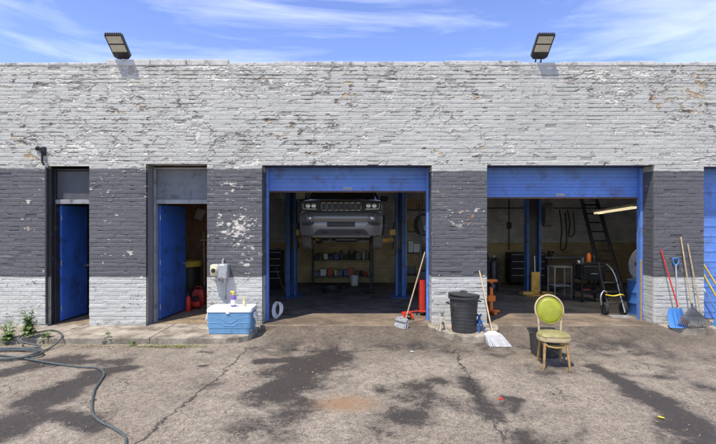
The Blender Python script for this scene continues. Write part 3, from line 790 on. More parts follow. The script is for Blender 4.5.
# ------------------------------------------------------------------ utility meter
p = W(222, 271, 0)
t_ = thing('utility_meter', 'grey gas meter with round dial on the pier above the blue cooler', 'meter', (p.x, 0, p.z-.15))
mb = MB(); mb.box((p.x+.055, -.10, p.z+.01), (.19, .17, .26), bev=.02); mb.build('case', 'galv', t_, True)
mb = MB(); mb.box((p.x-.085, -.11, p.z+.03), (.15, .15, .20), bev=.02)
mb.lathe([(.055, 0), (.06, .01), (.06, .03), (.05, .04), (0, .042)], m=Matrix.Translation((p.x-.085, -.183, p.z+.03)) @ Matrix.Rotation(R(90), 4, 'X'), n=20)
mb.build('dial_housing', 'shade_cream', t_, True)
MB().lathe([(.04, 0), (.04, .006), (0, .008)], m=Matrix.Translation((p.x-.085, -.222, p.z+.03)) @ Matrix.Rotation(R(90), 4, 'X'), n=20).build('dial', 'glass', t_)
mb = MB()
mb.tube([(p.x-.05, -.09, p.z-.07), (p.x-.05, -.09, p.z-.16), (p.x+.0, -.085, p.z-.19), (p.x+.06, -.07, p.z-.2), (p.x+.06, -.05, p.z-.45), (p.x+.06, .0, p.z-.5)], .022, 10)
mb.tube([(p.x+.08, -.09, p.z-.1), (p.x+.08, -.09, p.z-.22)], .025, 10)
mb.tube([(p.x+.03, -.05, p.z+.13), (p.x+.03, -.05, p.z+.2), (p.x+.03, .02, p.z+.22)], .018, 10)
mb.build('pipe', 'galv', t_, True)

# ------------------------------------------------------------------ cooler with bottles on it
cx0, cx1, cyf, cz0 = -2.545, -1.785, -.62, -.02
t_ = thing('cooler', 'blue cool box with white lid on the pavement below the meter', 'cooler', ((cx0+cx1)/2, cyf+.2, cz0))
def rrect(x0, x1, y0, y1, z, r, n_=5):
    o = []
    for cx, cy, a0 in ((x1-r, y0+r, -90), (x1-r, y1-r, 0), (x0+r, y1-r, 90), (x0+r, y0+r, 180)):
        for i in range(n_+1):
            a = R(a0+90*i/n_); o.append((cx+r*math.cos(a), cy+r*math.sin(a), z))
    return o
def tapered(mb, x0, x1, y0, y1, secs, r=.03):
    mb.loft([rrect(x0+i_, x1-i_, y0+i_, y1-i_, zz_, r) for zz_, i_ in secs]); return mb
mb = MB(); tapered(mb, cx0, cx1, cyf, cyf+.42, [(cz0+.012, .03), (cz0+.0, .034), (cz0+.012, .022), (cz0+.10, .018), (cz0+.105, .012), (cz0+.36, .004), (cz0+.37, .012)][1:], .05)
mb.build('body', 'cooler_blue', t_, True)
mb = MB(); tapered(mb, cx0-.004, cx1+.004, cyf-.006, cyf+.426, [(cz0+.368, .006), (cz0+.375, .0), (cz0+.415, .0), (cz0+.435, .008), (cz0+.442, .03), (cz0+.434, .06)], .05)
mb.build('lid', 'white_plastic', t_, True)
# moulded wave groove on the front
mb = MB(); pts = []
for i in range(25):
    a = i/24; pts.append((cx0+.05+a*.66, cyf+.008, cz0+.30-.055*math.sin(a*math.pi)**1.5-.05*sstep(.3, .5, a)*sstep(.75, .55, a)))
mb.tube(pts, .006, 6)
mb.tube([(cx0+.05, cyf+.008, cz0+.2), (cx0+.25, cyf+.008, cz0+.19), (cx0+.3, cyf+.008, cz0+.15), (cx0+.48, cyf+.008, cz0+.15), (cx0+.53, cyf+.008, cz0+.19), (cx0+.71, cyf+.008, cz0+.2)], .005, 6)
mb.build('moulding', 'cooler_blue', t_)
for x, s in ((cx1, 1), (cx0, -1)):
    mb = MB(); mb.box((x+s*.012, cyf+.21, cz0+.30), (.03, .22, .10), bev=.012); mb.tube([(x+s*.03, cyf+.12, cz0+.30), (x+s*.045, cyf+.12, cz0+.22), (x+s*.045, cyf+.30, cz0+.22), (x+s*.03, cyf+.30, cz0+.30)], .012, 8)
    mb.build('handle', 'white_plastic', t_, True)
MB().box((cx0+.36, cyf-.006, cz0+.372), (.06, .018, .05), bev=.006).build('latch', 'white_plastic', t_)
MB().lathe([(.016, 0), (.016, .012), (.01, .02), (0, .02)], m=Matrix.Translation((cx1-.03, cyf+.06, cz0+.06)) @ Matrix.Rotation(R(90), 4, 'Y')).build('drain_plug', 'white_plastic', t_)
LZ = cz0+.435
def bottle(x, y, z0, h_, r, body, cap, name, label, cat, group=None):
    t2 = thing(name, label, cat, (x, y, z0), group)
    MB().lathe([(r*.85, 0), (r, .01), (r, h_*.55), (r*.75, h_*.7), (r*.42, h_*.80), (r*.42, h_*.84)], (x, y, z0), n=16).build('bottle_body', body, t2, True)
    return t2
p = W(233.5, 300, -.42)
t2 = bottle(p.x, -.42, LZ, .25, .045, 'purple', 'yellow_plastic', 'spray_bottle', 'purple cleaner bottle with yellow nozzle on the cooler lid', 'bottle')
mb = MB(); mb.lathe([(.022, .20), (.022, .235), (.012, .24)], (p.x, -.42, LZ), n=12); mb.box((p.x-.01, -.42, LZ+.25), (.055, .028, .03), bev=.006); mb.box((p.x-.045, -.42, LZ+.255), (.025, .018, .018), bev=.004); mb.box((p.x-.028, -.42, LZ+.22), (.008, .014, .05), (0, R(20), 0), bev=.002)
mb.build('trigger', 'yellow_plastic', t2)
MB().lathe([(.0462, .03), (.0462, .12)], (p.x, -.42, LZ), n=16).build('sticker', 'white_plastic', t2)
p = W(244, 304, -.42)
t2 = bottle(p.x, -.40, LZ, .135, .030, 'shade_cream', 'yellow_plastic', 'squeeze_bottle', 'small cream squeeze bottle at the right end of the cooler lid', 'bottle')
MB().lathe([(.016, .11), (.016, .13), (.006, .16), (0, .162)], (p.x, -.40, LZ), n=12).build('cap', 'yellow_plastic', t2)

# ------------------------------------------------------------------ garden hose
pts = []
def hz(px, py, z): p_ = G(px, py, z); pts.append((p_.x, p_.y, z+.016))
zs_, zg_ = -.016, -.118
def coil(c, rx, ry, z, n_, a0, a1, dz=0):
    for i in range(n_):
        a = R(a0+(a1-a0)*i/(n_-1)); pts.append((c[0]+rx*math.cos(a), c[1]+ry*math.sin(a), z+dz*i/(n_-1)))
c1 = gp(8, 356)
coil((c1[0], c1[1]), .50, .20, zg_+.016, 22, 200, 520, .02)
coil((c1[0]-.1, c1[1]-.05), .62, .27, zg_+.04, 22, 160, 480, .015)
for a_ in ((40, 348, zg_+.03), (20, 342, zg_+.08), (22, 337, zs_+.01), (38, 333, zs_), (52, 331, zs_), (60, 333.5, zs_), (62, 337.5, zs_+.004), (58, 343, -.06), (48, 350, zg_+.002), (30, 356, zg_+.02), (8, 361, zg_), (-14, 359, zg_), (-10, 355.5, zg_), (15, 358, zg_+.012), (50, 364, zg_), (80, 368, zg_), (97, 369, zg_), (104, 374.5, zg_), (100, 383, zg_), (94, 393, zg_), (92, 412, zg_), (99, 422, zg_), (114, 430, zg_), (124, 437, zg_), (126, 444, zg_), (122, 456, zg_), (105, 470, zg_)):
    hz(*a_)
tag(MB().tube(smooth(pts, 6), .0135, 8).build('garden_hose', 'hose', smooth=True), 'dark green-grey garden hose coiled by the kerb and snaking across the yard', 'hose')

# ------------------------------------------------------------------ weeds and grass
def weed(px, py, zg, h_, ns, lab, seed, lean=.25, leafs=16, group=None):
    random.seed(seed); b0 = G(px, py, zg)
    t2 = thing('weed', lab, 'weed', b0, group)
    st, lf = MB(), MB()
    for i in range(ns):
        a = random.uniform(0, 6.28); hh = h_*random.uniform(.6, 1); le = lean*random.uniform(.3, 1)
        p_ = [b0 + Vector((math.cos(a)*le*hh*s*s, math.sin(a)*le*hh*s*s*.6, hh*s)) for s in (0, .3, .6, 1)]
        st.tube(p_, [.006, .005, .004, .002], 5)
        for k in range(leafs):
            s = random.uniform(.12, 1); q_ = b0 + Vector((math.cos(a)*le*hh*s*s, math.sin(a)*le*hh*s*s*.6, hh*s))
            aa = random.uniform(0, 6.28); ln = random.uniform(.06, .14)*(1.25-s*.75)*min(1, h_/.4+.3)
            lf.leaf(q_, (math.cos(aa), math.sin(aa), random.uniform(.1, .8)), ln, ln*random.uniform(.35, .55), random.uniform(.2, .6))
    st.build('stem', 'leaf', t2); lf.build('foliage', 'leaf', t2)
weed(29, 338, -.02, .56, 5, 'tall leafy weed growing at the kerb in front of the left entrance', 3, .42, 60)
weed(9, 343, -.10, .36, 9, 'bushy low weed beside the hose coil at the left edge', 5, .7, 16)
weed(46, 342, -.10, .2, 7, 'short weed just right of the tall leafy weed', 8, .7, 10)
weed(108, 343.5, -.115, .26, 2, 'single thin weed at the kerb below the left pier', 9, .15, 9)
weed(134, 345.5, -.118, .10, 5, 'small green weed tuft at the kerb below the open blue door', 10, .9, 8)
random.seed(4); mb = MB()
def tuft(px, py, zg, n_, hmax):
    b0 = G(px, py, zg)
    for k in range(n_):
        a = random.uniform(0, 6.28); q_ = b0+Vector((random.gauss(0, .05), random.gauss(0, .018), 0))
        hh = random.uniform(.3, 1)*hmax
        mb.leaf(q_, (math.cos(a)*.7, math.sin(a)*.7, random.uniform(.5, 1.4)), hh, .006, random.uniform(.2, .9))
for i in range(70): tuft(random.uniform(60, 205), 346.2+random.uniform(-.5, 1.2), -.118, 9, random.choice((.03, .05, .07)))
for i in range(40): tuft(random.gauss(165, 14), 346.5+random.uniform(-.5, 1.5), -.118, 12, .09)
for i in range(16): tuft(random.uniform(-30, 60), 345.5, -.118, 10, .09)
for i in range(130): tuft(random.uniform(604, 722), 331.6+random.uniform(0, 6)*random.random(), -.115, 10, random.choice((.03, .05, .06, .09)))
tag(mb.build('grass', 'leaf2'), 'thin dry grass tufts along the foot of the kerbs', 'grass', kind='stuff')
random.seed(11); mb = MB()
for i in range(900):
    px, py = random.uniform(-30, 750), 346+abs(random.gauss(0, 34))
    if random.random() < .35: px, py = random.choice((random.uniform(0, 260), random.uniform(600, 716))), random.uniform(346, 352)
    p_ = G(px, py, -.122); r_ = random.choice((.003, .004, .005, .007))*random.uniform(.8, 1.3)
    if p_.y > -.45 and -1.9 < p_.x < 5.6: continue
    q_ = bmesh.ops.create_icosphere(mb.bm, subdivisions=1, radius=1)
    m_ = Matrix.Translation(p_+Vector((0, 0, r_*.3))) @ Euler((random.random()*6, random.random()*6, random.random()*6)).to_matrix().to_4x4() @ Matrix.Diagonal((r_*1.4, r_, r_*.6, 1))
    for v in q_['verts']: v.co = m_ @ (v.co*random.uniform(.8, 1.15))
tag(mb.build('gravel', 'gravel_stone'), 'small loose stones scattered over the yard', 'gravel', kind='stuff')

random.seed(41); mb = MB()
for i in range(520):
    k_ = random.random()
    if k_ < .30: p_ = G(random.uniform(-20, 255), 346+abs(random.gauss(0, 1.6)), -.117)
    elif k_ < .55: p_ = G(random.uniform(600, 725), 331+abs(random.gauss(0, 4)), -.113)
    elif k_ < .65: p_ = G(random.uniform(428, 500), 345+abs(random.gauss(0, 3)), -.112)
    else: p_ = G(random.uniform(-20, 730), random.uniform(352, 440), -.117)
    mb.leaf(p_+Vector((0, 0, .004)), (random.gauss(0, 1), random.gauss(0, 1), random.uniform(0, .25)), random.uniform(.012, .05), random.uniform(.006, .02), random.uniform(0, .1))
tag(mb.build('leaf_litter', 'dry_leaf'), 'dry leaf scraps and straw gathered along the kerbs', 'leaf litter', kind='stuff')
# ------------------------------------------------------------------ rubbish bin on the round kerb
KZ = .03
bx_, by_ = 1.785, -.57
t_ = thing('rubbish_bin', 'black ribbed plastic rubbish bin on the round kerb of the middle pier', 'bin', (bx_, by_, KZ))
mb = MB(); prof = [(.0, 0), (.185, 0), (.198, .012)]
for i in range(9):
    z_ = .03+i*.057; r_ = .198+.04*z_/.56
    prof += [(r_, z_), (r_+.001, z_+.044), (r_-.002, z_+.048), (r_-.002, z_+.053)]
prof += [(.243, .55), (.258, .56), (.258, .595), (.248, .60), (.236, .597), (.225, .40), (.19, .03), (0, .028)]
mb.lathe(prof, (bx_, by_, KZ), n=36); mb.build('body', 'black_plastic', t_, True)
for s in (-1, 1):
    mb = MB(); a = R(200 if s < 0 else 20); c_ = Vector((bx_+.255*math.cos(a), by_+.255*math.sin(a), KZ+.50)); tn = Vector((-math.sin(a), math.cos(a), 0)); ou = Vector((math.cos(a), math.sin(a), 0))
    mb.tube([c_-tn*.06, c_-tn*.06+ou*.045+Vector((0, 0, -.01)), c_+tn*.06+ou*.045+Vector((0, 0, -.01)), c_+tn*.06], .012, 8)
    mb.build('handle', 'black_plastic', t_, True)
mb = MB(); mb.lathe([(0, 0), (.2, .0), (.262, -.01), (.265, .012), (.255, .022), (.19, .032), (0, .045)], m=Matrix.Translation((bx_+.01, by_+.03, KZ+.604)) @ Matrix.Rotation(R(4), 4, 'Y') @ Matrix.Rotation(R(-3), 4, 'X'), n=36)
mb.tube([(bx_-.05, by_+.03, KZ+.64), (bx_-.045, by_+.03, KZ+.668), (bx_+.055, by_+.03, KZ+.665), (bx_+.06, by_+.03, KZ+.635)], .012, 8)
mb.build('lid', 'black_plastic', t_, True)

# ------------------------------------------------------------------ jack stands
def jack_stand(x, y, mat, lab, h_=.30, rot=0):
    t2 = thing('jack_stand', lab, 'jack stand', (x, y, KZ), 'jack stands on the round kerb')
    mb = MB(); c_ = Vector((x, y, KZ))
    for k in range(4):
        a = R(45+90*k+rot); ou = Vector((math.cos(a), math.sin(a), 0))
        mb.tube([c_+ou*.085, c_+ou*.03+Vector((0, 0, h_*.62))], .020, 6, flat=.7)
        mb.box(c_+ou*.09+Vector((0, 0, .005)), (.035, .035, .01), (0, 0, a), .002)
    mb.lathe([(.040, h_*.46), (.042, h_*.7), (.03, h_*.72)], c_, n=12)
    mb.build('frame', mat, t2)
    mb = MB(); mb.cyl(c_+Vector((0, 0, h_*.3)), c_+Vector((0, 0, h_*.93)), .022, n=10); mb.box(c_+Vector((0, 0, h_*.96)), (.075, .045, .024), (0, 0, R(rot)), .004)
    for s in (-1, 1): mb.box(c_+Vector((s*.03, 0, h_*1.0)), (.016, .045, .03), bev=.003)
    mb.build('ratchet_bar', 'steel' if mat != 'jack_blue' else 'jack_blue', t2)
    mb = MB(); mb.tube([c_+Vector((.03, -.01, h_*.62)), c_+Vector((.09, -.03, h_*.66))], .006, 6); mb.build('lever', mat, t2)
jack_stand(1.435, -.50, 'jack_pale', 'pale steel jack stand left of the black bin', .31, 10)
jack_stand(2.04, -.60, 'jack_blue', 'blue jack stand between the black bin and the white broom', .28, 25)

# ------------------------------------------------------------------ brooms and garden tools
def stick(mb, a, b_, r=.012): mb.tube([a, b_], r, 10)
# white broom by the middle pier
top = W(479.5, 271, -.03); bot = G(492, 336, .04) ; bot = Vector((2.18, -.87, .07))
t_ = thing('broom', 'white broom with long pale handle leaning on the middle pier right of the bin', 'broom', (2.2, -.95, -.11))
mb = MB(); stick(mb, top, bot, .0125); mb.build('handle', 'cream_wood', t_, True)
def along(a, b_): return (b_-a).normalized()
dv = along(top, bot); sx = Vector((1, 0, 0)); fy = dv.cross(sx)
gz = -.105
end = Vector((2.27, -1.0, gz))
mb = MB(); mb.loft([[bot+Vector((-.05, -.02, .03)), bot+Vector((.05, -.02, .03)), bot+Vector((.05, .02, .03)), bot+Vector((-.05, .02, .03))],
                    [bot+Vector((-.13, -.035, -.03)), bot+Vector((.14, -.035, -.03)), bot+Vector((.14, .03, -.02)), bot+Vector((-.13, .03, -.02))]])
mb.build('head', 'white_plastic', t_)
mb = MB(); random.seed(2)
for i in range(26):
    for j in range(4):
        a = bot+Vector((-.125+.265*i/25, -.03+.018*j, -.022)); e = Vector((2.08+.345*i/25+random.gauss(0, .004), -1.06+.05*j+random.gauss(0, .006), gz+.004))
        mb.tube([a, a.lerp(e, .5)+Vector((0, .004, 0)), e], [.0075, .009, .0095], 5)
mb.build('bristles', 'bristle', t_)
# push broom in the left bay
top = W(425, 252, .28); bot = Vector((.86, -.06, .12))
t_ = thing('push_broom', 'pale headed push broom leaning in the right corner of the left bay', 'broom', (.8, -.15, 0))
mb = MB(); stick(mb, top, bot, .0125); mb.build('handle', 'wood', t_, True)
m_ = Matrix.Translation((.80, -.12, .075)) @ Matrix.Rotation(R(38), 4, 'Z') @ Matrix.Rotation(R(-32), 4, 'Y')
mb = MB(); mb.box((0, 0, .05), (.10, .27, .05), bev=.008, m=m_); mb.box((.03, 0, .08), (.06, .05, .05), bev=.008, m=m_); mb.build('head', 'galv', t_)
mb = MB()
for i in range(22):
    for j in range(5):
        a = m_ @ Vector((-.042+.021*j, -.13+.26*i/21, .028)); e = a+Vector((random.gauss(-.03, .01), random.gauss(-.02, .006), 0)); e.z = .008 if e.y > -.1 else -.012
        mb.tube([a, e], [.006, .007], 5)
mb.build('bristles', 'bristle', t_)
# tools on the right pier
KR = .012
def tool(name, lab, cat, top, bot, mat, r=.0125):
    t2 = thing(name, lab, cat, (bot[0], bot[1], KR)); mb = MB(); stick(mb, Vector(top), Vector(bot), r); mb.build('handle', mat, t2, True); return t2
t2 = tool('scraper', 'red long handled scraper leaning leftmost on the right pier', 'scraper', (5.49, -.025, 1.37), (5.72, -.22, .16), 'red_paint')
m_ = Matrix.Translation((5.735, -.235, .085)) @ Matrix.Rotation(R(-10), 4, 'Y') @ Matrix.Rotation(R(9), 4, 'X')
mb = MB(); mb.box((0, 0, 0), (.17, .03, .15), bev=.004, m=m_); mb.box((0, 0, .09), (.05, .03, .06), bev=.006, m=m_); mb.build('blade', 'red_paint', t2)
# blue snow shovel with D grip
t2 = tool('snow_shovel', 'blue plastic snow shovel with D grip on the right pier', 'shovel', (5.755, -.03, 1.10), (5.68, -.20, .30), 'galv', .014)
mb = MB(); p_ = Vector((5.755, -.03, 1.10)); mb.tube([p_+Vector((0, 0, -.03)), p_+Vector((-.045, 0, .03)), p_+Vector((-.055, .005, .11)), p_+Vector((.055, .005, .115)), p_+Vector((.05, 0, .03)), p_+Vector((.0, 0, -.03))], .013, 8); mb.build('grip', 'snow_blue', t2, True)
mb = MB(); rows = []
for i in range(7):
    s = i/6; z_ = .34-.325*s; wd = .115+.04*min(1, s*2.5); bow = -.20-.085*s+.03*math.sin(s*3.1)
    rows.append([(5.64+wd*q_, bow+.045*(q_*q_)-.03, z_) for q_ in (-1, -.6, -.2, .2, .6, 1)])
a_ = [[mb.bm.verts.new(v) for v in r_] for r_ in rows]; b2 = [[mb.bm.verts.new((v[0], v[1]+.008, v[2])) for v in r_] for r_ in rows]
for i in range(6):
    for j in range(5):
        mb.bm.faces.new((a_[i][j], a_[i][j+1], a_[i+1][j+1], a_[i+1][j])); mb.bm.faces.new((b2[i][j], b2[i+1][j], b2[i+1][j+1], b2[i][j+1]))
    for j in (0, 5): mb.bm.faces.new((a_[i][j], a_[i+1][j], b2[i+1][j], b2[i][j]))
for i in (0, 6):
    for j in range(5): mb.bm.faces.new((a_[i][j], b2[i][j], b2[i][j+1], a_[i][j+1]))
for q_ in (-.08, 0, .08): mb.tube([(5.64+q_, -.222, .33), (5.64+q_, -.30, .05)], .006, 6)
mb.build('blade', 'snow_blue', t2, True)
# leaf rake
t2 = tool('leaf_rake', 'dark grey fan shaped leaf rake with pale wooden handle on the right pier', 'rake', (5.85, -.025, 1.60), (5.885, -.24, .40), 'wood')
mb = MB(); p_ = Vector((5.885, -.24, .42))
mb.cyl((5.885, -.24, .44), (5.888, -.25, .36), .02, n=10)
for i in range(19):
    q_ = (i-9)/9; e = Vector((5.895+.30*q_, -.33+.015*abs(q_), .02+.05*abs(q_)**2))
    mid_ = Vector((5.888+.17*q_, -.275, .20+.02*abs(q_)))
    mb.tube([Vector((5.886+.02*q_, -.25, .37)), mid_, e+Vector((0, 0, .015)), e+Vector((0, .035, -.012))], [.008, .008, .0075, .006], 5)
for hgt_, wd_ in ((.26, .115), (.16, .2)):
    mb.tube([(5.888+wd_*q_, -.262-.04*(1-hgt_/.3), hgt_+.02*q_*q_) for q_ in (-1, -.5, 0, .5, 1)], .006, 5)
mb.build('tines', 'rake_grey', t2)
t2 = tag(MB().tube([(5.975, -.025, 1.47), (6.04, -.11, .8), (6.115, -.20, KR)], .013, 10).build('wooden_pole', 'wood', smooth=True), 'bare wooden pole leaning right of the leaf rake handle', 'pole')
tag(MB().tube([(6.295, .10, 1.19), (6.98, .03, .03)], .015, 10).build('yellow_pole', 'yellow_plastic', smooth=True), 'upper of two yellow poles leaning against the blue door at right', 'pole', 'yellow poles by the right door')
tag(MB().tube([(6.31, .08, .97), (6.80, .02, .03)], .015, 10).build('yellow_pole', 'yellow_plastic', smooth=True), 'lower of two yellow poles leaning against the blue door at right', 'pole', 'yellow poles by the right door')
tag(MB().tube([(6.29, .05, .70), (6.62, -.05, .02)], .015, 10).build('white_pole', 'white_plastic', smooth=True), 'short white pole leaning below the yellow poles at the right edge', 'pole')
t2 = tool('blue_broom', 'blue headed broom leaning at the right edge below the yellow poles', 'broom', (6.33, .0, .62), (6.47, -.12, .18), 'snow_blue')
mb = MB(); mb.loft([[(6.42, -.15, .19), (6.52, -.15, .19), (6.52, -.1, .19), (6.42, -.1, .19)], [(6.36, -.19, .014), (6.66, -.19, .014), (6.66, -.10, .014), (6.36, -.10, .014)]]); mb.build('bristles', 'snow_blue', t2)

# ------------------------------------------------------------------ chair and bucket
GZ = -.118
cc = Vector((2.70, -1.91, GZ))
cm_ = Matrix.Translation(cc) @ Matrix.Rotation(R(-10), 4, 'Z')     # local -y = front
t_ = thing('chair', 'cream bistro chair with lime green oval back and worn round seat', 'chair', cc)
def CL(x, y, z): return cm_ @ Vector((x, y, z))
SH = .44
for s in (-1, 1):
    mb = MB(); mb.tube([CL(s*.135, -.13, SH-.05), CL(s*.15, -.165, .22), CL(s*.165, -.20, 0)], [.021, .019, .015], 10); mb.build('leg', 'brown_wood', t_, True)
for s in (-1, 1):
    mb = MB(); mb.tube([CL(s*.135, .14, SH-.02), CL(s*.145, .17, .22), CL(s*.155, .215, 0)], [.018, .018, .015], 10); mb.build('leg', 'brown_wood', t_, True)
# seat ring and cushion (rounded trapezoid: superellipse)
def seat_ring(sc, z):
    o = []
    for k in range(40):
        a = 2*math.pi*k/40; c_, s_ = math.cos(a), math.sin(a)
        r_ = 1/((abs(c_)**2.6+abs(s_)**2.6)**(1/2.6))
        x_, y_ = .215*r_*c_, .20*r_*s_
        x_ *= 1-.10*(y_/.2)
        o.append(CL(x_*sc, y_*sc, z))
    return o
mb = MB(); mb.loft([seat_ring(.93, SH-.075), seat_ring(1.0, SH-.07), seat_ring(1.02, SH-.045), seat_ring(1.0, SH-.02), seat_ring(.9, SH-.018)]); mb.build('seat_frame', 'cream_wood', t_, True)
mb = MB(); mb.loft([seat_ring(.98, SH-.019), seat_ring(.99, SH-.004), seat_ring(.95, SH+.010)], caps=False); mb.build('seat_border', 'lime_worn', t_, True)
mb = MB(); mb.loft([seat_ring(.95, SH+.008), seat_ring(.86, SH+.022), seat_ring(.6, SH+.032), seat_ring(.3, SH+.035), seat_ring(.02, SH+.036)]); mb.build('seat', 'lime_worn', t_, True)
# stretcher hoop
mb = MB(); mb.tube([CL(.14*math.cos(2*math.pi*k/24), .14*math.sin(2*math.pi*k/24)-.0, SH-.135) for k in range(24)], .010, 8, closed=True)
mb.tube([CL(-.14, -.155, SH-.10), CL(-.1, -.16, SH-.135), CL(0, -.165, SH-.15), CL(.1, -.16, SH-.135), CL(.14, -.155, SH-.10)], .011, 8)
mb.build('stretcher', 'wood_yellow', t_, True)
# back hoop
zc_, rx_, rz_ = .735, .178, .190
def BK(x, z, off=0): return CL(x, .165+.16*(z-SH)+off, z)
hp = [BK(-.150, SH-.06), BK(-.148, SH+.05)]
for k in range(25):
    a = R(214-248*k/24); hp.append(BK(rx_*1.06*math.cos(a), zc_+rz_*1.05*math.sin(a)))
hp += [BK(.148, SH+.05), BK(.150, SH-.06)]
mb = MB(); mb.tube(smooth(hp, 2), .0145, 10); mb.build('back_frame', 'cream_wood', t_, True)
mb = MB()
rg = []
for sc, off in ((.5, .034), (.85, .030), (.97, .016), (.985, 0), (.97, -.016), (.90, -.030), (.75, -.040), (.5, -.047), (.25, -.050), (.02, -.051)):
    rg.append([BK(rx_*.985*sc*math.cos(2*math.pi*k/36), zc_-.008+rz_*.985*sc*math.sin(2*math.pi*k/36), off) for k in range(36)])
mb.loft(rg); mb.build('backrest', 'lime', t_, True)
mb = MB()
mb.tube([BK(rx_*.945*math.cos(2*math.pi*k/36), zc_-.008+rz_*.945*math.sin(2*math.pi*k/36), -.027) for k in range(36)], .005, 6, closed=True); mb.build('piping', 'lime', t_, True)

t_ = thing('bucket', 'black square plastic tub standing behind the green chair', 'tub', (2.79, -1.43, GZ))
mb = MB()
def sq(x, y, a, b_, z): return rrect(x-a, x+a, y-b_, y+b_, z, .04)
mb.loft([sq(2.79, -1.43, .15, .145, GZ), sq(2.79, -1.43, .16, .155, GZ+.01), sq(2.79, -1.43, .185, .175, GZ+.34), sq(2.79, -1.43, .205, .195, GZ+.345), sq(2.79, -1.43, .205, .195, GZ+.37), sq(2.79, -1.43, .19, .18, GZ+.37), sq(2.79, -1.43, .15, .14, GZ+.03)])
mb.build('body', 'black_plastic', t_, True)
for s in (-1, 1): MB().box((2.79+s*.215, -1.43, GZ+.34), (.03, .12, .02), bev=.006).build('handle', 'black_plastic', t_)
random.seed(21)
for px, py, mt_, nm, lab, cat in ((501, 399.5, 'red_paint', 'litter', 'tiny red scrap lying on the asphalt in front of the chair', 'litter'), (412, 352, 'white_plastic', 'litter', 'tiny white scrap lying on the asphalt below the push broom', 'litter'), (661, 418, 'yellow_plastic', 'litter', 'tiny yellow leaf lying on the dark stain at right', 'litter')):
    p_ = G(px, py, -.116); tag(MB().box(p_+Vector((0, 0, .008)), (.055, .035, .012), (.2, .1, random.random()*3), .004).build(nm, mt_), lab, cat)

# ------------------------------------------------------------------ left bay: lift, raised car, shelves, clutter
LY = 3.75
t_ = thing('car_lift', 'blue two post car lift holding up the grey car', 'car lift', (-.33, LY, fz(LY)))
def column(parent, x, s, zbase, mat='blue_lift', htop=3.7):
    mb = MB(); d_ = .26
    mb.bx(x-s*.17, x-s*.15, LY-d_/2, LY+d_/2, zbase, htop, .004)
    mb.bx(x-s*.149, x+s*.10, LY+d_/2-.01, LY+d_/2+.01, zbase, htop, .004)
    mb.bx(x-s*.149, x-s*.055, LY-d_/2-.01, LY-d_/2+.01, zbase, htop, .004); mb.bx(x+s*.045, x+s*.10, LY-d_/2-.01, LY-d_/2+.01, zbase, htop, .004)
    mb.bx(x-s*.065, x-s*.056, LY-d_/2+.011, LY-.01, zbase, htop, .002)
    for yy in (-1, 1): mb.bx(x+s*.084, x+s*.0985, LY+yy*(d_/2-.045)-.033, LY+yy*(d_/2-.045)+.033, zbase, htop, .003)
    o = mb.build('column', mat, parent)
    MB().bx(x-.26, x+.26, LY-.35, LY+.25, zbase, zbase+.025, .006).build('base_plate', mat, parent)
    return o
for x, s in ((-1.74, 1), (1.10, -1)):
    column(t_, x, s, fz(LY))
    c_ = MB(); c_.bx(x-s*.10, x+s*.16, LY-.10, LY+.10, 1.15, 1.85, .01); c_.build('carriage', 'steel_dark', t_)
    for yy in (-1, 1):
        a = MB(); p0 = Vector((x+s*.16, LY, 1.40)); p1 = Vector((x+s*.62, LY+yy*.75, 1.40))
        dvec = p1-p0; a.box((p0+p1)/2, (dvec.length, .10, .10), (0, 0, math.atan2(dvec.y, dvec.x)), .008)
        o = a.build('arm', 'tan_paint', t_)
        MB().lathe([(.06, 0), (.06, .04), (.03, .05), (.03, .10), (.065, .11), (.065, .13)], (p1.x, p1.y, 1.42), n=16).build('pad', 'black_rubber', o)
    MB().box((x+s*.19, LY-.16, 1.60), (.16, .06, .16), bev=.01).build('arm_guard', 'tan_paint', t_)
    MB().tube([(x-s*.01, LY-.19, .3), (x-s*.01, LY-.19, 1.2), (x+s*.01, LY-.2, 2.2), (x, LY-.18, 3.2)], .010, 8).build('hydraulic_line', 'black_rubber', t_)
MB().box((-1.50, LY-.22, 2.57), (.24, .10, .20), bev=.01).build('control_box', 'shade_cream', t_)

# the car (nose towards the yard)
CX, NY, TZ = -.375, 1.80, 1.20
t_ = thing('car', 'grey off-road car with seven slot grille raised on the blue lift', 'car', (CX, NY+2.4, TZ))
def car_sec(y, hw, z0, z1, tumble=0., r=.10, shoulder=None):
    """closed ring around the section, from bottom left round"""
    zsh = shoulder if shoulder else z1
    pts_ = [(-hw*.86, z0), (-hw*.97, z0+.10), (-hw, z0+.28), (-hw, (z0+zsh)/2+.12), (-hw*.985, zsh-.10), (-hw*(.955), zsh-.02)]
    if shoulder: pts_ += [(-hw*(1-tumble*.45)*.93, (zsh+z1)/2), (-hw*(1-tumble)*.93, z1-.06), (-hw*(1-tumble)*.80, z1)]
    else: pts_ += [(-hw*.90, z1), (-hw*.7, z1+.015), (-hw*.45, z1+.025)]
    L_ = [(CX+a, NY+y, TZ+b_) for a, b_ in pts_]; R_ = [(CX-a, NY+y, TZ+b_) for a, b_ in pts_[::-1]]
    return L_+R_
mb = MB()
mb.loft([car_sec(.06, .84, .42, .86), car_sec(.04, .88, .40, .90), car_sec(.02, .90, .36, 1.0), car_sec(.08, .92, .34, 1.10), car_sec(.22, .945, .34, 1.15), car_sec(.5, .96, .36, 1.18),
         car_sec(1.35, .965, .36, 1.22), car_sec(1.55, .965, .36, 1.32, .10, shoulder=1.20), car_sec(2.1, .965, .36, 1.70, .22, shoulder=1.20), car_sec(2.6, .965, .36, 1.77, .25, shoulder=1.20),
         car_sec(4.0, .96, .36, 1.76, .25, shoulder=1.20), car_sec(4.55, .94, .38, 1.66, .25, shoulder=1.18), car_sec(4.78, .90, .42, 1.25, .15, shoulder=1.1), car_sec(4.82, .84, .46, 1.1)])
mb.build('body', 'car_paint', t_, True)
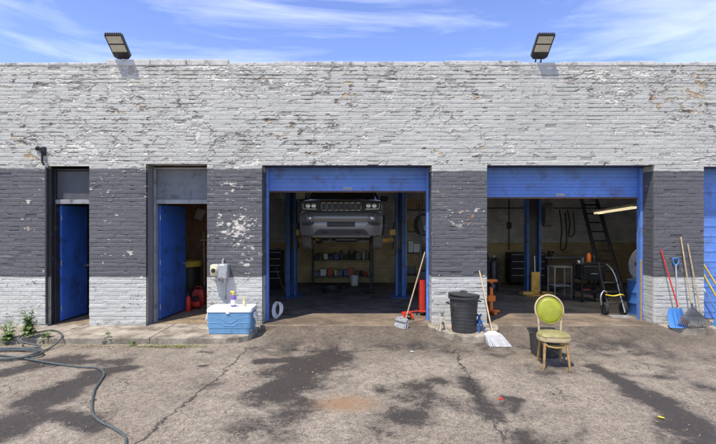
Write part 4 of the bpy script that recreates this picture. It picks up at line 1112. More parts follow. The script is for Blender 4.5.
def CP(x, y, z): return Vector((CX+x, NY+y, TZ+z))
# hood scoop lines and front fascia
mb = MB()
def fas(zz_, off, hw):
    o = []
    for k in range(15):
        q_ = -1+2*k/14; o.append((q_*hw, off+.13*abs(q_)**5, zz_))
    return o
rows = [fas(.345, .03, .86), fas(.375, -.06, .90), fas(.50, -.085, .92), fas(.56, -.10, .925), fas(.66, -.085, .925), fas(.72, -.12, .925), fas(.80, -.125, .925), fas(.87, -.085, .925), fas(.90, -.02, .92)]
vv = [[mb.bm.verts.new(CP(*p_)) for p_ in r_] for r_ in rows]
for i in range(8):
    for j in range(14): mb.bm.faces.new((vv[i][j], vv[i][j+1], vv[i+1][j+1], vv[i+1][j]))
bm_ = mb.build('bumper', 'car_paint', t_, True)
mb = MB(); mb.box(CP(0, -.095, .615), (.62, .04, .10), bev=.015); mb.build('lower_intake', 'car_black', t_)
MB().loft([[CP(-.62, -.115, .385), CP(.62, -.115, .385), CP(.62, -.05, .385), CP(-.62, -.05, .385)], [CP(-.50, -.125, .50), CP(.50, -.125, .50), CP(.50, -.05, .50), CP(-.50, -.05, .50)]]).build('valance', 'car_black', t_)
for s in (-1, 1):
    MB().tube([CP(s*.40, -.10, .43), CP(s*.40, -.165, .45), CP(s*.33, -.165, .45), CP(s*.33, -.10, .43)], .014, 8).build('tow_hook', 'car_black', t_, True)
    MB().loft([[CP(s*.66, -.12, .60), CP(s*.84, -.085, .60), CP(s*.84, -.05, .60), CP(s*.66, -.05, .60)], [CP(s*.60, -.13, .655), CP(s*.86, -.09, .655), CP(s*.86, -.05, .655), CP(s*.60, -.05, .655)]]).build('side_vent', 'car_black', t_)
mb = MB(); mb.loft([[CP(-.90, -.02, .903), CP(-.5, -.045, .903), CP(.5, -.045, .903), CP(.90, -.02, .903)]+[CP(.9, .3, .90), CP(-.9, .3, .90)], [CP(-.90, -.0, 1.135), CP(-.5, -.02, 1.14), CP(.5, -.02, 1.14), CP(.90, -.0, 1.135)]+[CP(.9, .3, 1.135), CP(-.9, .3, 1.135)]]); mb.build('front_panel', 'car_black', t_)
for s in (-1, 1):
    mb = MB(); mb.tube([CP(s*.955, .48, .36), CP(s*.965, .50, .62), CP(s*.97, .66, .80), CP(s*.97, .92, .86), CP(s*.97, 1.2, .80), CP(s*.965, 1.36, .62), CP(s*.955, 1.38, .36)], .04, 6); mb.build('arch_flare', 'car_black', t_)
mb = MB(); mb.box(CP(0, -.02, .40), (1.25, .05, .06), bev=.015); mb.box(CP(0, .05, .35), (1.3, .12, .05), bev=.015); mb.build('skid_plate', 'grey_plastic', t_)
# grille
mb = MB(); mb.box(CP(0, -.025, 1.015), (.96, .05, .21), bev=.012); gr = mb.build('grille', 'car_black', t_)
for i in range(7):
    x_ = (i-3)*.128; mb = MB(); ol = rrect(-.052, .052, -.082, .082, 0, .022, 3)
    mb.tube([CP(x_+a, -.05, 1.015+b_) for a, b_, _ in ol], .009, 6, closed=True); mb.build('slot_ring', 'chrome', gr, True)
# headlights, fog lamps
for s in (-1, 1):
    ol = [(.53, .945), (.84, .955), (.86, 1.03), (.84, 1.10), (.53, 1.105)]
    mb = MB(); m_ = Matrix.Identity(4)
    a_ = [mb.bm.verts.new(CP(s*x_, -.05+.03*((x_-.5)/.33)**2, z_)) for x_, z_ in ol]; b2 = [mb.bm.verts.new(CP(s*x_, .12+.15*((x_-.5)/.33)**2, z_)) for x_, z_ in ol]
    mb.bm.faces.new(a_); mb.bm.faces.new(b2[::-1]); mb.bridge(a_, b2)
    hl = mb.build('headlight', 'car_black', t_)
    for x_ in (.605, .735):
        MB().lathe([(.05, .0), (.056, .03), (.045, .05), (.038, .03), (.0, .036)], m=Matrix.Translation(CP(s*x_, -.045+.03*((x_-.5)/.33)**2, 1.028)) @ Matrix.Rotation(R(90), 4, 'X') @ Matrix.Diagonal((1.05, .95, 1, 1)), n=16).build('reflector', 'headlight', hl, True)
    mb = MB(); mb.tube([CP(s*.54, -.06, .955), CP(s*.70, -.05, .958), CP(s*.84, -.03, .965), CP(s*.855, -.02, 1.08)], .014, 6); mb.build('light_strip', 'headlight', hl, True)
    mb = MB(); tri = [(.60, .80), (.76, .83), (.73, .69), (.66, .67)]
    a_ = [CP(s*x_, -.128+.03*(x_-.55), z_) for x_, z_ in tri]
    mb.tube(a_, .013, 6, closed=True); fl = mb.build('fog_lamp', 'galv', t_, True)
    MB().lathe([(.036, 0), (.036, .02), (0, .03)], m=Matrix.Translation(CP(s*.69, -.10, .755)) @ Matrix.Rotation(R(90), 4, 'X'), n=14).build('lens', 'headlight', fl, True)
    # mirrors
    mb = MB(); mb.box(CP(s*1.06, 1.75, 1.28), (.20, .10, .14), bev=.03); mb.build('mirror', 'car_black', t_, True)
# glass
mb = MB(); a_ = [mb.bm.verts.new(CP(*p_)) for p_ in ((-.80, 1.46, 1.27), (.80, 1.46, 1.27), (.66, 2.06, 1.69), (-.66, 2.06, 1.69))]; mb.bm.faces.new(a_)
q_ = bmesh.ops.extrude_face_region(mb.bm, geom=mb.bm.faces[:]); bmesh.ops.translate(mb.bm, vec=(0, -.02, .02), verts=[v for v in q_['geom'] if isinstance(v, bmesh.types.BMVert)])
mb.build('windscreen', 'glass', t_)
for s in (-1, 1):
    mb = MB(); mb.loft([[CP(s*.935, 1.75, 1.23), CP(s*.935, 4.3, 1.23), CP(s*.80, 4.2, 1.62), CP(s*.80, 2.2, 1.62)], [CP(s*.915, 1.75, 1.22), CP(s*.915, 4.3, 1.22), CP(s*.78, 4.2, 1.61), CP(s*.78, 2.2, 1.61)]]); mb.build('side_window', 'glass', t_)
# wheels
whl = None
for s in (-1, 1):
    for y_ in (.92, 3.86):
        c_ = CP(s*.835, y_, .38-.0); m_ = Matrix.Translation(c_) @ Matrix.Rotation(R(90*s), 4, 'Y')
        mb = MB(); mb.lathe([(.25, -.10), (.33, -.115), (.37, -.10), (.38, -.06), (.372, -.05), (.38, -.03), (.372, 0), (.38, .03), (.372, .05), (.38, .06), (.37, .10), (.33, .115), (.25, .10)], m=m_, n=40)
        wh = mb.build('wheel', 'tread', t_, True)
        mb = MB(); mb.lathe([(.0, .06), (.06, .07), (.07, .05), (.20, .03), (.25, .09), (.255, -.09), (.1, -.07), (0, -.07)], m=m_, n=30); mb.build('rim', 'galv', wh, True)
mb = MB(); mb.bx(CX-.60, CX+.60, NY+.35, NY+4.5, TZ+.28, TZ+.40, .03); mb.box(CP(0, .92, .34), (1.5, .09, .09), bev=.02); mb.box(CP(0, 3.86, .34), (1.5, .10, .10), bev=.02)
mb.box(CP(.1, .75, .27), (.55, .5, .14), bev=.04); mb.tube([CP(-.3, .9, .24), CP(-.25, 2, .22), CP(-.3, 3.4, .25), CP(-.4, 4.6, .3)], .035, 8)
mb.build('underbody', 'steel_dark', t_)

# metal shelving behind
SY = 6.62
sx0, sx1 = -1.52, .50
t_ = thing('shelf_rack', 'dark metal shelf rack of car fluids against the back wall below the car', 'shelf', ((sx0+sx1)/2, SY+.2, fz(SY)))
for x_ in (sx0, sx1):
    for y_ in (SY, SY+.42):
        MB().bx(x_-.02, x_+.02, y_-.02, y_+.02, fz(SY+.2), 1.62, .003).build('upright', 'steel_dark', t_)
SHZ = (.07, .62, 1.30)
for z_ in SHZ: MB().bx(sx0-.018, sx1+.018, SY-.018, SY+.438, z_-.035, z_, .003).build('shelf_board', 'steel_dark', t_)
random.seed(31)
def can(x, y, z0, h_, r, mat, mat2, kind, lab, grp):
    t2 = thing(kind, lab, kind.replace('_', ' '), (x, y, z0), grp)
    if kind == 'oil_bottle':
        MB().loft([rrect(x-r, x+r, y-r*.6, y+r*.6, z0+z_, r*.3, 3) for z_ in (0, h_*.7)]+[rrect(x-r*.9, x+r*.5, y-r*.5, y+r*.5, z0+h_*.82, r*.3, 3), rrect(x-r*.7, x-r*.1, y-r*.3, y+r*.3, z0+h_*.9, r*.15, 3)]).build('bottle_body', mat, t2, True)
        MB().lathe([(r*.32, h_*.9), (r*.32, h_), (0, h_)], (x-r*.4, y, z0), n=10).build('cap', mat2, t2)
    elif kind == 'spray_can':
        MB().lathe([(r, 0), (r, h_*.8), (r*.6, h_*.88)], (x, y, z0), n=14).build('can_body', mat, t2, True)
        MB().lathe([(r*.7, h_*.86), (r*.7, h_), (0, h_)], (x, y, z0), n=12).build('cap', mat2, t2)
    else:
        MB().bx(x-r, x+r, y-r*.8, y+r*.8, z0, z0+h_, .004).build('carton', mat, t2)
        MB().bx(x-r*.98, x+r*.98, y-r*.15, y+r*.15, z0+h_+.0005, z0+h_+.003, 0).build('tape', mat2, t2)
cols = ['black_plastic', 'steel_dark', 'white_plastic', 'black_plastic', 'grey_plastic', 'red_paint', 'jack_blue', 'black_plastic', 'steel_dark']
words = dict(black_plastic='black', steel_dark='dark metal', white_plastic='white', grey_plastic='grey', red_paint='red', jack_blue='blue', cardboard='brown cardboard', galv='silver')
x_ = sx0+.12
while x_ < sx1-.08:
    k_ = random.choice(('oil_bottle', 'spray_can', 'oil_bottle', 'spray_can')); mt_ = random.choice(cols)
    if x_ > -.2 and random.random() < .5: mt_, k_ = 'galv', 'spray_can'
    h_ = random.uniform(.18, .36); r_ = random.uniform(.04, .085) if k_ == 'oil_bottle' else .034
    can(x_, SY+.12+random.uniform(-.04, .1), .62, h_, r_, mt_, 'black_plastic' if mt_ != 'black_plastic' else 'grey_plastic', k_, f'{words[mt_]} {k_.replace("_", " ")} on the middle board of the shelf rack', f'{words[mt_]} {k_.replace("_", " ")}s on the middle board')
    x_ += r_*2+random.uniform(.01, .05)
x_ = sx0+.14
while x_ < sx1-.1:
    k_ = random.choice(('small_box', 'oil_bottle', 'small_box', 'spray_can')); mt_ = random.choice(cols+['red_paint', 'cardboard'])
    h_ = random.uniform(.13, .26); r_ = random.uniform(.05, .10) if k_ == 'small_box' else .045
    can(x_, SY+.13+random.uniform(-.03, .08), .07, h_, r_, mt_, 'black_plastic' if mt_ != 'black_plastic' else 'grey_plastic', k_, f'{words[mt_]} {k_.replace("_", " ")} on the lowest board of the shelf rack', f'{words[mt_]} {k_.replace("_", " ")}es on the lowest board' if k_ == 'small_box' else f'{words[mt_]} {k_.replace("_", " ")}s on the lowest board')
    x_ += r_*2+random.uniform(.01, .06)
# white tub under the rack
t2 = thing('paint_pail', 'white pail on the floor in front of the shelf rack', 'pail', (-.12, 6.3, fz(6.3)))
MB().lathe([(.11, 0), (.125, .02), (.14, .30), (.146, .30), (.146, .32), (.13, .32), (.12, .03)], (-.12, 6.3, fz(6.3)), n=20).build('body', 'white_plastic', t2, True)
MB().tube([(-.12+.145*math.cos(a), 6.3-.13*math.sin(a)*.6, fz(6.3)+.28-.12*math.sin(a)) for a in [math.pi*i/10 for i in range(11)]], .004, 6).build('wire_handle', 'steel', t2)

# tool chests
def chest(x0, x1, y0, y1, z0, z1, n_, lab, name='tool_chest'):
    t2 = thing(name, lab, 'tool chest', ((x0+x1)/2, (y0+y1)/2, z0))
    MB().bx(x0, x1, y0, y1, z0+.10, z1, .01).build('cabinet', 'black_paint', t2)
    dh = (z1-z0-.16)/n_
    for i in range(n_):
        o = MB().bx(x0+.03, x1-.03, y0-.02, y0-.001, z0+.13+i*dh+.006, z0+.13+(i+1)*dh-.006, .005).build('drawer', 'black_paint', t2)
        MB().bx(x0+.05, x1-.05, y0-.035, y0-.021, z0+.13+(i+1)*dh-.028, z0+.13+(i+1)*dh-.010, .003).build('handle', 'white_plastic', o)
    for sx_ in (x0+.08, x1-.08):
        for sy_ in (y0+.08, y1-.08):
            MB().lathe([(.045, -.02), (.05, -.01), (.05, .01), (.045, .02)], m=Matrix.Translation((sx_, sy_, z0+.05)) @ Matrix.Rotation(R(90), 4, 'Y'), n=14).build('caster', 'black_rubber', t2)
    return t2
chest(-3.05, -2.35, 5.6, 6.1, fz(5.8), .98, 5, 'dark tool chest at the left wall of the bay with the raised car')
chest(4.95, 6.10, 6.3, 6.8, fz(6.5), .86, 4, 'black tool chest with pale drawer handles behind the blue post')
# clutter on chest
t2 = thing('grease_gun', 'small steel grease gun lying on the dark tool chest in the left bay', 'grease gun', (-2.7, 5.85, .985)); MB().cyl((-2.85, 5.85, 1.02), (-2.6, 5.85, 1.02), .03, n=12).build('barrel', 'steel', t2, True); MB().tube([(-2.6, 5.85, 1.02), (-2.5, 5.85, 1.03), (-2.45, 5.8, 1.02)], .01, 6).build('spout', 'black_rubber', t2)

# pale coiled air hose and cable at the left jamb of the left bay
mb = MB(); random.seed(9)
for k in range(4):
    r_ = .145-.008*k
    mb.tube([(-1.595+.075*math.cos(a)+.012*k, .58+.03*k+.06*math.sin(a), .155+(r_-.01*(k%2))*math.sin(a)) for a in [2*math.pi*i/22 for i in range(22)]], .012, 8, closed=True)
tag(mb.build('air_hose', 'white_plastic', smooth=True), 'pale coiled air hose leaning on the left jamb of the left bay', 'hose')
tag(MB().tube(smooth([(-1.60, .56, 1.0), (-1.50, .62, .66), (-1.40, .7, .40), (-1.42, .75, .16), (-1.55, .72, .02)], 5), .008, 6).build('power_cable', 'black_rubber', smooth=True), 'dark cable hanging down the left side of the left bay', 'cable')

# right side of the left bay: red extinguisher cabinet, workbench with a vice, tyres, hanging belts
t2 = thing('fuel_caddy', 'tall red steel caddy standing behind the push broom', 'caddy', (1.27, .95, fz(.9)))
mb = MB(); mb.loft([rrect(1.245, 1.36, .85, 1.06, z_, .03) for z_ in (.05, .10, .66, .70)]); mb.build('tank', 'red_paint', t2, True)
MB().tube([(1.26, 1.06, .5), (1.26, 1.12, .74), (1.33, 1.12, .74), (1.33, 1.06, .5)], .012, 8).build('handle', 'steel_dark', t2)
for s in (-1, 1): MB().lathe([(.05, -.012), (.055, 0), (.05, .012)], m=Matrix.Translation((1.28+s*.085, 1.0, .04)) @ Matrix.Rotation(R(90), 4, 'Y'), n=14).build('wheel', 'black_rubber', t2)
t2 = thing('floor_jack', 'low red floor jack lying behind the push broom head', 'floor jack', (1.05, .5, 0))
mb = MB(); mb.bx(.86, .90, .36, .72, .03, .09, .006); mb.bx(1.02, 1.06, .36, .72, .03, .09, .006); mb.box((.96, .60, .08), (.14, .16, .06), bev=.01); mb.build('frame', 'red_paint', t2)
mb = MB(); mb.lathe([(.05, 0), (.05, .02), (.03, .03)], (.96, .40, .10), n=14); mb.box((.96, .49, .09), (.06, .2, .04), (R(-8), 0, 0), .008); mb.build('lifting_arm', 'steel_dark', t2)
MB().tube([(.96, .62, .10), (1.14, .68, .11), (1.33, .62, .12)], .014, 8).build('handle', 'red_paint', t2, True)
for s in (.88, 1.04):
    for yy in (.40, .68): MB().lathe([(.03, -.015), (.035, 0), (.03, .015)], m=Matrix.Translation((s, yy, .032)) @ Matrix.Rotation(R(90), 4, 'Y'), n=12).build('wheel', 'steel', t2)
# tall open rack with parts
rx0, rx1, ry = 1.45, 2.42, 5.2
t2 = thing('parts_rack', 'tall dark rack of car parts behind the right post of the car lift', 'rack', ((rx0+rx1)/2, ry+.2, fz(ry)))
for x_ in (rx0, rx1):
    for y_ in (ry, ry+.5): MB().bx(x_-.02, x_+.02, y_-.02, y_+.02, fz(ry), 2.9, .003).build('upright', 'galv', t2)
rz = (.3, .95, 1.6, 2.25)
for z_ in rz: MB().bx(rx0-.018, rx1+.018, ry-.018, ry+.518, z_-.04, z_, .003).build('shelf_board', 'steel_dark', t2)
random.seed(77)
for z_ in rz:
    x_ = rx0+.15
    while x_ < rx1-.1:
        r_ = random.uniform(.06, .12); h_ = random.uniform(.15, .38); mt_ = random.choice(['cardboard', 'grey_plastic', 'black_plastic', 'galv', 'cardboard'])
        hgt = {.3: 'lowest', .95: 'second', 1.6: 'third', 2.25: 'top'}[z_]
        can(x_, ry+.18, z_, h_, r_, mt_, 'shade_cream', 'small_box', f'{words[mt_]} box on the {hgt} board of the tall parts rack', f'{words[mt_]} boxes on the {hgt} board of the parts rack')
        x_ += 2*r_+random.uniform(.02, .1)
# hanging coil of hose on right wall side of bay 1
mb = MB()
for k in range(5): mb.tube([(1.62+.02*k, 3.2, 1.75)+np.array([.0, .0, .0]) if False else (1.60+.02*k+.20*math.cos(a), 3.0+.01*k, 1.80+.26*math.sin(a)) for a in [2*math.pi*i/24 for i in range(24)]], .014, 6, closed=True)
mb.tube([(1.62, 3.0, 2.0), (1.62, 3.02, 3.0), (1.62, 3.02, 4.14)], .006, 6)
tag(mb.build('hanging_hose', 'black_rubber', smooth=True), 'black coil of air line hanging from the ceiling right of the raised car', 'hose')
# exhaust pipes leaning
tag(MB().tube([(1.45, 2.4, fz(2.4)+.02), (1.52, 2.6, 1.4), (1.50, 2.7, 2.3)], .028, 8).build('exhaust_pipe', 'steel_dark', smooth=True), 'dark exhaust pipe standing upright beside the red caddy', 'pipe')
# work light high on the left
t2 = thing('pendant_lamp', 'small cream lamp shade hanging left of the raised car', 'lamp', (-2.35, 5.0, 2.6))
MB().lathe([(.17, 0), (.15, .04), (.06, .12), (.04, .18), (0, .18)], (-2.35, 5.0, 2.55), n=20).build('lamp_shade', 'shade_cream', t2, True); MB().tube([(-2.35, 5, 2.72), (-2.35, 5, 4.14)], .006, 6).build('cord', 'black_rubber', t2)

# ------------------------------------------------------------------ right bay
t_ = thing('lift_post', 'tall blue lift post with ochre base in the right bay', 'lift post', (W(532, 290, 4.1).x, 4.1, fz(4.1)))
px_ = W(532, 290, 4.1).x; zb_ = fz(4.1)
mb = MB(); mb.bx(px_-.16, px_+.16, 4.18, 4.20, zb_, 3.7, .004)
for s in (-1, 1): mb.bx(px_+s*.165-.03, px_+s*.165+.03, 3.95, 4.178, zb_, 3.7, .006)
mb.build('column', 'blue_lift', t_)
MB().bx(px_-.13, px_+.13, 4.05, 4.17, .4, 3.5, .01).build('carriage', 'steel_dark', t_)
MB().bx(px_-.30, px_+.30, 3.72, 4.25, zb_, zb_+.05, .008).build('base_plate', 'tan_paint', t_)
MB().bx(px_-.10, px_+.13, 3.86, 3.94, zb_+.05, .52, .01).build('guard_plate', 'tan_paint', t_)
for s in (-1, 1): MB().box((px_+s*.26, 3.72, zb_+.10), (.26, .14, .08), (0, 0, R(12*s)), .01).build('arm', 'tan_paint', t_)
MB().tube([(px_, 3.9, .52), (px_, 3.92, .95)], .02, 8).build('ram', 'steel', t_)
# tyre hung beside it
tyx = W(548, 215, 4.0).x
t2 = thing('tyre', 'worn tyre hanging edge on beside the top of the blue lift post', 'tyre', (tyx, 4.0, 2.0))
m_ = Matrix.Translation((tyx+.0, 4.05, 2.07)) @ Matrix.Rotation(R(-12), 4, 'Z') @ Matrix.Rotation(R(90), 4, 'Y')
MB().lathe([(.20, -.09), (.29, -.11), (.33, -.10), (.34, -.04), (.332, 0), (.34, .04), (.33, .10), (.29, .11), (.20, .09), (.2, -.09)][:-1], m=m_, n=40).build('tread', 'tread', t2, True)
MB().tube([(tyx+.02, 4.05, 2.3), (tyx+.02, 4.05, 3.2), (tyx+.02, 4.05, 4.14)], .008, 6).build('hook', 'steel_dark', t2)
# orange stand
ox, oy = 2.77, 1.15
t2 = thing('engine_stand', 'orange steel stand just inside the right bay next to the middle pier', 'stand', (ox, oy, fz(oy)))
mb = MB(); zf = fz(oy); mb.box((ox, oy, zf+.69), (.24, .10, .05), bev=.006); mb.bx(ox-.03, ox+.03, oy-.03, oy+.03, zf+.08, zf+.66, .006); mb.box((ox+.0, oy, zf+.32), (.16, .09, .12), bev=.01)
mb.build('post', 'orange_paint', t2)
mb = MB(); mb.bx(ox-.17, ox+.17, oy-.03, oy+.03, zf+.03, zf+.08, .006); mb.bx(ox-.03, ox+.03, oy-.29, oy-.031, zf+.03, zf+.08, .006); mb.bx(ox-.03, ox+.03, oy+.031, oy+.4, zf+.03, zf+.08, .006); mb.build('foot', 'orange_paint', t2)
MB().cyl((ox-.02, oy-.2, zf+.60), (ox-.02, oy+.15, zf+.60), .04, n=14).build('head_tube', 'steel_dark', t2, True)
# gas cylinders
def cylbottle(x, y, h_, r, mat, lab):
    t3 = thing('gas_cylinder', lab, 'gas cylinder', (x, y, fz(y)), 'gas cylinders in the right bay')
    MB().lathe([(r*.95, 0), (r, .02), (r, h_*.78), (r*.8, h_*.87), (r*.3, h_*.92), (r*.3, h_*.94)], (x, y, fz(y)), n=20).build('tank', mat, t3, True)
    MB().lathe([(.02, h_*.94), (.02, h_*.97), (.04, h_*.97), (.04, h_), (0, h_)], (x, y, fz(y)), n=10).build('valve', 'steel', t3)
cylbottle(3.62, 4.6, 1.28, .115, 'black_paint', 'taller dark gas cylinder behind the orange stand'); cylbottle(3.92, 4.7, 1.05, .12, 'steel_dark', 'shorter dark gas cylinder right of the taller one')
# workshop trolley
kx0, kx1, ky = 5.44, 6.02, 2.72; zf = fz(ky)
t2 = thing('workshop_trolley', 'dark workshop trolley with two trays and a drawer in the right bay', 'trolley', ((kx0+kx1)/2, ky+.2, zf))
for x_ in (kx0+.02, kx1-.02):
    for y_ in (ky, ky+.42):
        MB().bx(x_-.018, x_+.018, y_-.018, y_+.018, zf+.10, zf+.93, .003).build('leg', 'steel_dark', t2)
        MB().lathe([(.045, -.014), (.05, 0), (.045, .014)], m=Matrix.Translation((x_, y_, zf+.05)) @ Matrix.Rotation(R(90), 4, 'Y'), n=14).build('caster', 'black_rubber', t2)
for z_ in (.22, .52, .90):
    mb = MB(); mb.bx(kx0+.04, kx1-.04, ky-.02, ky+.44, zf+z_, zf+z_+.012, .002)
    for yy in (-.018, .438): mb.bx(kx0+.04, kx1-.04, ky+yy-.005, ky+yy+.005, zf+z_+.013, zf+z_+.075, .002)
    mb.build('tray', 'steel_dark', t2)
o = MB().bx(kx0+.045, kx1-.045, ky-.04, ky+.40, zf+.545, zf+.885, .008).build('drawer', 'steel_dark', t2)
MB().bx(kx0+.2, kx1-.2, ky-.06, ky-.041, zf+.68, zf+.70, .004).build('handle', 'steel', o)
MB().tube([(kx0+.02, ky, zf+.90), (kx0-.10, ky, zf+.96), (kx0-.10, ky+.42, zf+.96), (kx0+.02, ky+.42, zf+.90)], .012, 8).build('push_handle', 'steel_dark', t2)
tz = zf+.915
p_ = W(588.5, 256, 2.85)
t2 = thing('orange_bottle', 'orange plastic bottle standing on the workshop trolley', 'bottle', (p_.x, 2.85, tz)); MB().lathe([(.05, 0), (.055, .01), (.055, .22), (.025, .27), (.025, .29)], (p_.x, 2.85, tz), n=18).build('bottle_body', 'orange_paint', t2, True); MB().lathe([(.033, .28), (.033, .32), (0, .32)], (p_.x, 2.85, tz), n=12).build('cap', 'black_plastic', t2)
for dx, h_, mt_, lab in ((-.22, .10, 'white_plastic', 'short white can left of the orange bottle on the trolley'), (.16, .22, 'black_plastic', 'tall black spray can right of the orange bottle on the trolley'), (-.12, .17, 'grey_plastic', 'grey spray can next to the orange bottle on the trolley')):
    t2 = thing('spray_can', lab, 'can', (p_.x+dx, 2.9, tz)); MB().lathe([(.035, 0), (.035, h_*.8), (.02, h_*.88)], (p_.x+dx, 2.9, tz), n=14).build('can_body', mt_, t2, True); MB().lathe([(.024, h_*.86), (.024, h_), (0, h_)], (p_.x+dx, 2.9, tz), n=10).build('cap', 'black_plastic', t2)
t2 = thing('impact_wrench', 'red and black wrench lying on the lower trolley tray', 'wrench', (5.6, 2.8, zf+.235)); MB().cyl((5.5, 2.8, zf+.275), (5.68, 2.8, zf+.275), .04, n=12).build('barrel', 'red_paint', t2, True); MB().box((5.56, 2.8, zf+.30), (.05, .05, .12), bev=.01).build('grip', 'black_plastic', t2)
# bench behind trolley at left of it
t2 = thing('workbench', 'low steel workbench against the back wall right of the blue post', 'workbench', (6.6, 6.6, fz(6.6)))
MB().bx(6.1, 7.9, 6.3, 7.0, .68, .74, .006).build('bench_top', 'galv', t2)
for x_ in (6.15, 7.85):
    for y_ in (6.35, 6.95): MB().bx(x_-.03, x_+.03, y_-.03, y_+.03, fz(6.6)-.02, .679, .004).build('leg', 'steel_dark', t2)
t2 = thing('bench_vice', 'dark bench vice on the low steel workbench', 'vice', (6.3, 6.45, .74)); mb = MB(); mb.bx(6.22, 6.38, 6.38, 6.52, .742, .80, .01); mb.bx(6.24, 6.30, 6.40, 6.50, .80, .92, .01); mb.bx(6.36, 6.42, 6.40, 6.50, .84, .92, .01); mb.build('jaws', 'steel_dark', t2); MB().cyl((6.42, 6.45, .86), (6.52, 6.45, .86), .012, n=8).build('screw', 'steel', t2)
t2 = thing('parts_cart', 'low grey two shelf cart left of the workshop trolley', 'cart', (5.32, 3.6, fz(3.6)))
zf = fz(3.6)
for x_ in (5.12, 5.56):
    for y_ in (3.45, 3.85): MB().bx(x_-.016, x_+.016, y_-.016, y_+.016, zf, zf+.80, .003).build('leg', 'galv', t2)
for z_ in (.3, .79): MB().bx(5.10, 5.58, 3.43, 3.87, zf+z_, zf+z_+.02, .003).build('shelf_board', 'galv', t2)
zf = fz(ky)
t2 = thing('creeper', 'low dark mechanic creeper on the floor right of the blue post', 'creeper', (5.35, 4.9, fz(4.9)))
MB().box((5.45, 4.9, fz(4.9)+.10), (1.0, .42, .05), bev=.015).build('board', 'black_plastic', t2)
for x_ in (5.0, 5.9):
    for y_ in (4.74, 5.06): MB().lathe([(.03, -.012), (.036, 0), (.03, .012)], m=Matrix.Translation((x_, y_, fz(4.9)+.037)) @ Matrix.Rotation(R(90), 4, 'Y'), n=12).build('caster', 'steel', t2)
for i_, (px, n_) in enumerate(((560, 'longer'), (568, 'shorter'))):
    a = W(px, 200, YB-.1); mb = MB(); L0 = 1.35 if i_ == 0 else .9
    mb.tube(smooth([(a.x, YB-.06, 2.3), (a.x+.06, YB-.1, 2.3-L0*.5), (a.x+.02, YB-.1, 2.3-L0), (a.x+.22, YB-.1, 2.3-L0*.9), (a.x+.2, YB-.06, 2.2)], 5), .018, 6)
    tag(mb.build('hanging_cable', 'black_rubber', smooth=True), f'{n_} of two black cable loops hanging on the back wall right of the tyre', 'cable', 'cable loops on the back wall')
random.seed(15)
for stack, (tx, ty, n_, where) in enumerate(((4.35, 6.55, 4, 'left of the black tool chest'), (-3.35, 4.6, 3, 'at the left wall of the left bay'), (1.95, 4.3, 3, 'in front of the tall parts rack'))):
    for k in range(n_):
        lv = ('bottom', 'second', 'third', 'top')[k] if k < n_-1 else 'top'
        zt_ = fz(ty)+.11+.215*k
        ty_ = thing('tyre', f'{lv} tyre of the stack {where}', 'tyre', (tx, ty, zt_-.105), 'stacked tyres')
        mm = Matrix.Translation((tx+random.uniform(-.03, .03), ty+random.uniform(-.03, .03), zt_))
        MB().lathe([(.20, -.085), (.29, -.105), (.32, -.09), (.33, -.04), (.322, 0), (.33, .04), (.32, .09), (.29, .105), (.20, .085)], m=mm, n=32).build('tread', 'tread', ty_, True)
        MB().lathe([(.199, -.08), (.19, -.06), (.19, .06), (.199, .08)], m=mm, n=32).build('inner_liner', 'black_rubber', ty_, True)
t2 = thing('drain_pan', 'low black oil drain pan on the floor under the raised car', 'pan', (-.75, 4.6, fz(4.6)))
MB().lathe([(.26, 0), (.30, .12), (.32, .13), (.32, .145), (.29, .14), (.25, .02), (0, .015)], (-.75, 4.6, fz(4.6)), n=28).build('body', 'black_plastic', t2, True)
MB().box((-.42, 4.6, fz(4.6)+.135), (.08, .10, .02), bev=.005).build('spout', 'black_plastic', t2)
t2 = thing('floor_stand', 'thin grey pole stand under the raised car', 'stand', (.35, 4.4, fz(4.4)))
MB().cyl((.35, 4.4, fz(4.4)+.03), (.35, 4.4, 1.40), .028, n=12).build('pole', 'steel_dark', t2, True)
MB().lathe([(.17, 0), (.17, .012), (.05, .03)], (.35, 4.4, fz(4.4)), n=20).build('foot', 'steel_dark', t2, True)
# ladder
t2 = thing('ladder', 'dark metal ladder leaning into the right bay behind the trolley', 'ladder', (6.5, 2.9, fz(2.9)))
la, lb = Vector((6.42, 2.95, fz(2.95))), Vector((6.95, 5.6, 3.3)); sd_ = Vector((.24, 0, 0))
for s in (-1, 1):
    MB().tube([la+sd_*s, lb+sd_*s*.9], .055, 4).build('rail', 'black_paint', t2)
for i in range(13):
    p_ = la.lerp(lb, .05+.075*i); MB().cyl(p_-sd_, p_+sd_, .024, n=8).build('rung', 'black_paint', t2)
# strip lamp
fa, fb = W(636, 207.5, 1.5), W(596, 213.5, 3.1)
t2 = thing('strip_lamp', 'pale strip lamp hanging at the upper right of the right bay', 'lamp', (fa+fb)/2)
ax = (fb-fa).normalized(); mid_ = (fa+fb)/2
q_ = ax.to_track_quat('X', 'Z').to_matrix().to_4x4(); m_ = Matrix.Translation(mid_) @ q_
MB().box((0, 0, .05), ((fb-fa).length, .17, .05), bev=.006, m=m_).build('housing', 'shade_cream', t2)
for s in (-1, 1): MB().cyl(m_ @ Vector((-(fb-fa).length/2+.02, s*.045, .005)), m_ @ Vector(((fb-fa).length/2-.02, s*.045, .005)), .024, n=10).build('tube', 'lit_tube', t2, True)
for e in (fa, fb): MB().tube([e+Vector((0, 0, .07)), (e.x, e.y, 4.14)], .005, 5).build('chain', 'steel_dark', t2)
al = bpy.data.lights.new('strip_lamp_light', 'AREA'); al.shape = 'RECTANGLE'; al.size = 1.5; al.size_y = .12; al.energy = 9; al.color = (1, .9, .72)
alo = bpy.data.objects.new('strip_lamp_light', al); COL.objects.link(alo); alo.parent = t2
alo.matrix_basis = Matrix.Translation((0, 0, -.045)) @ Matrix.Rotation(math.atan2(ax.y, ax.x), 4, 'Z')
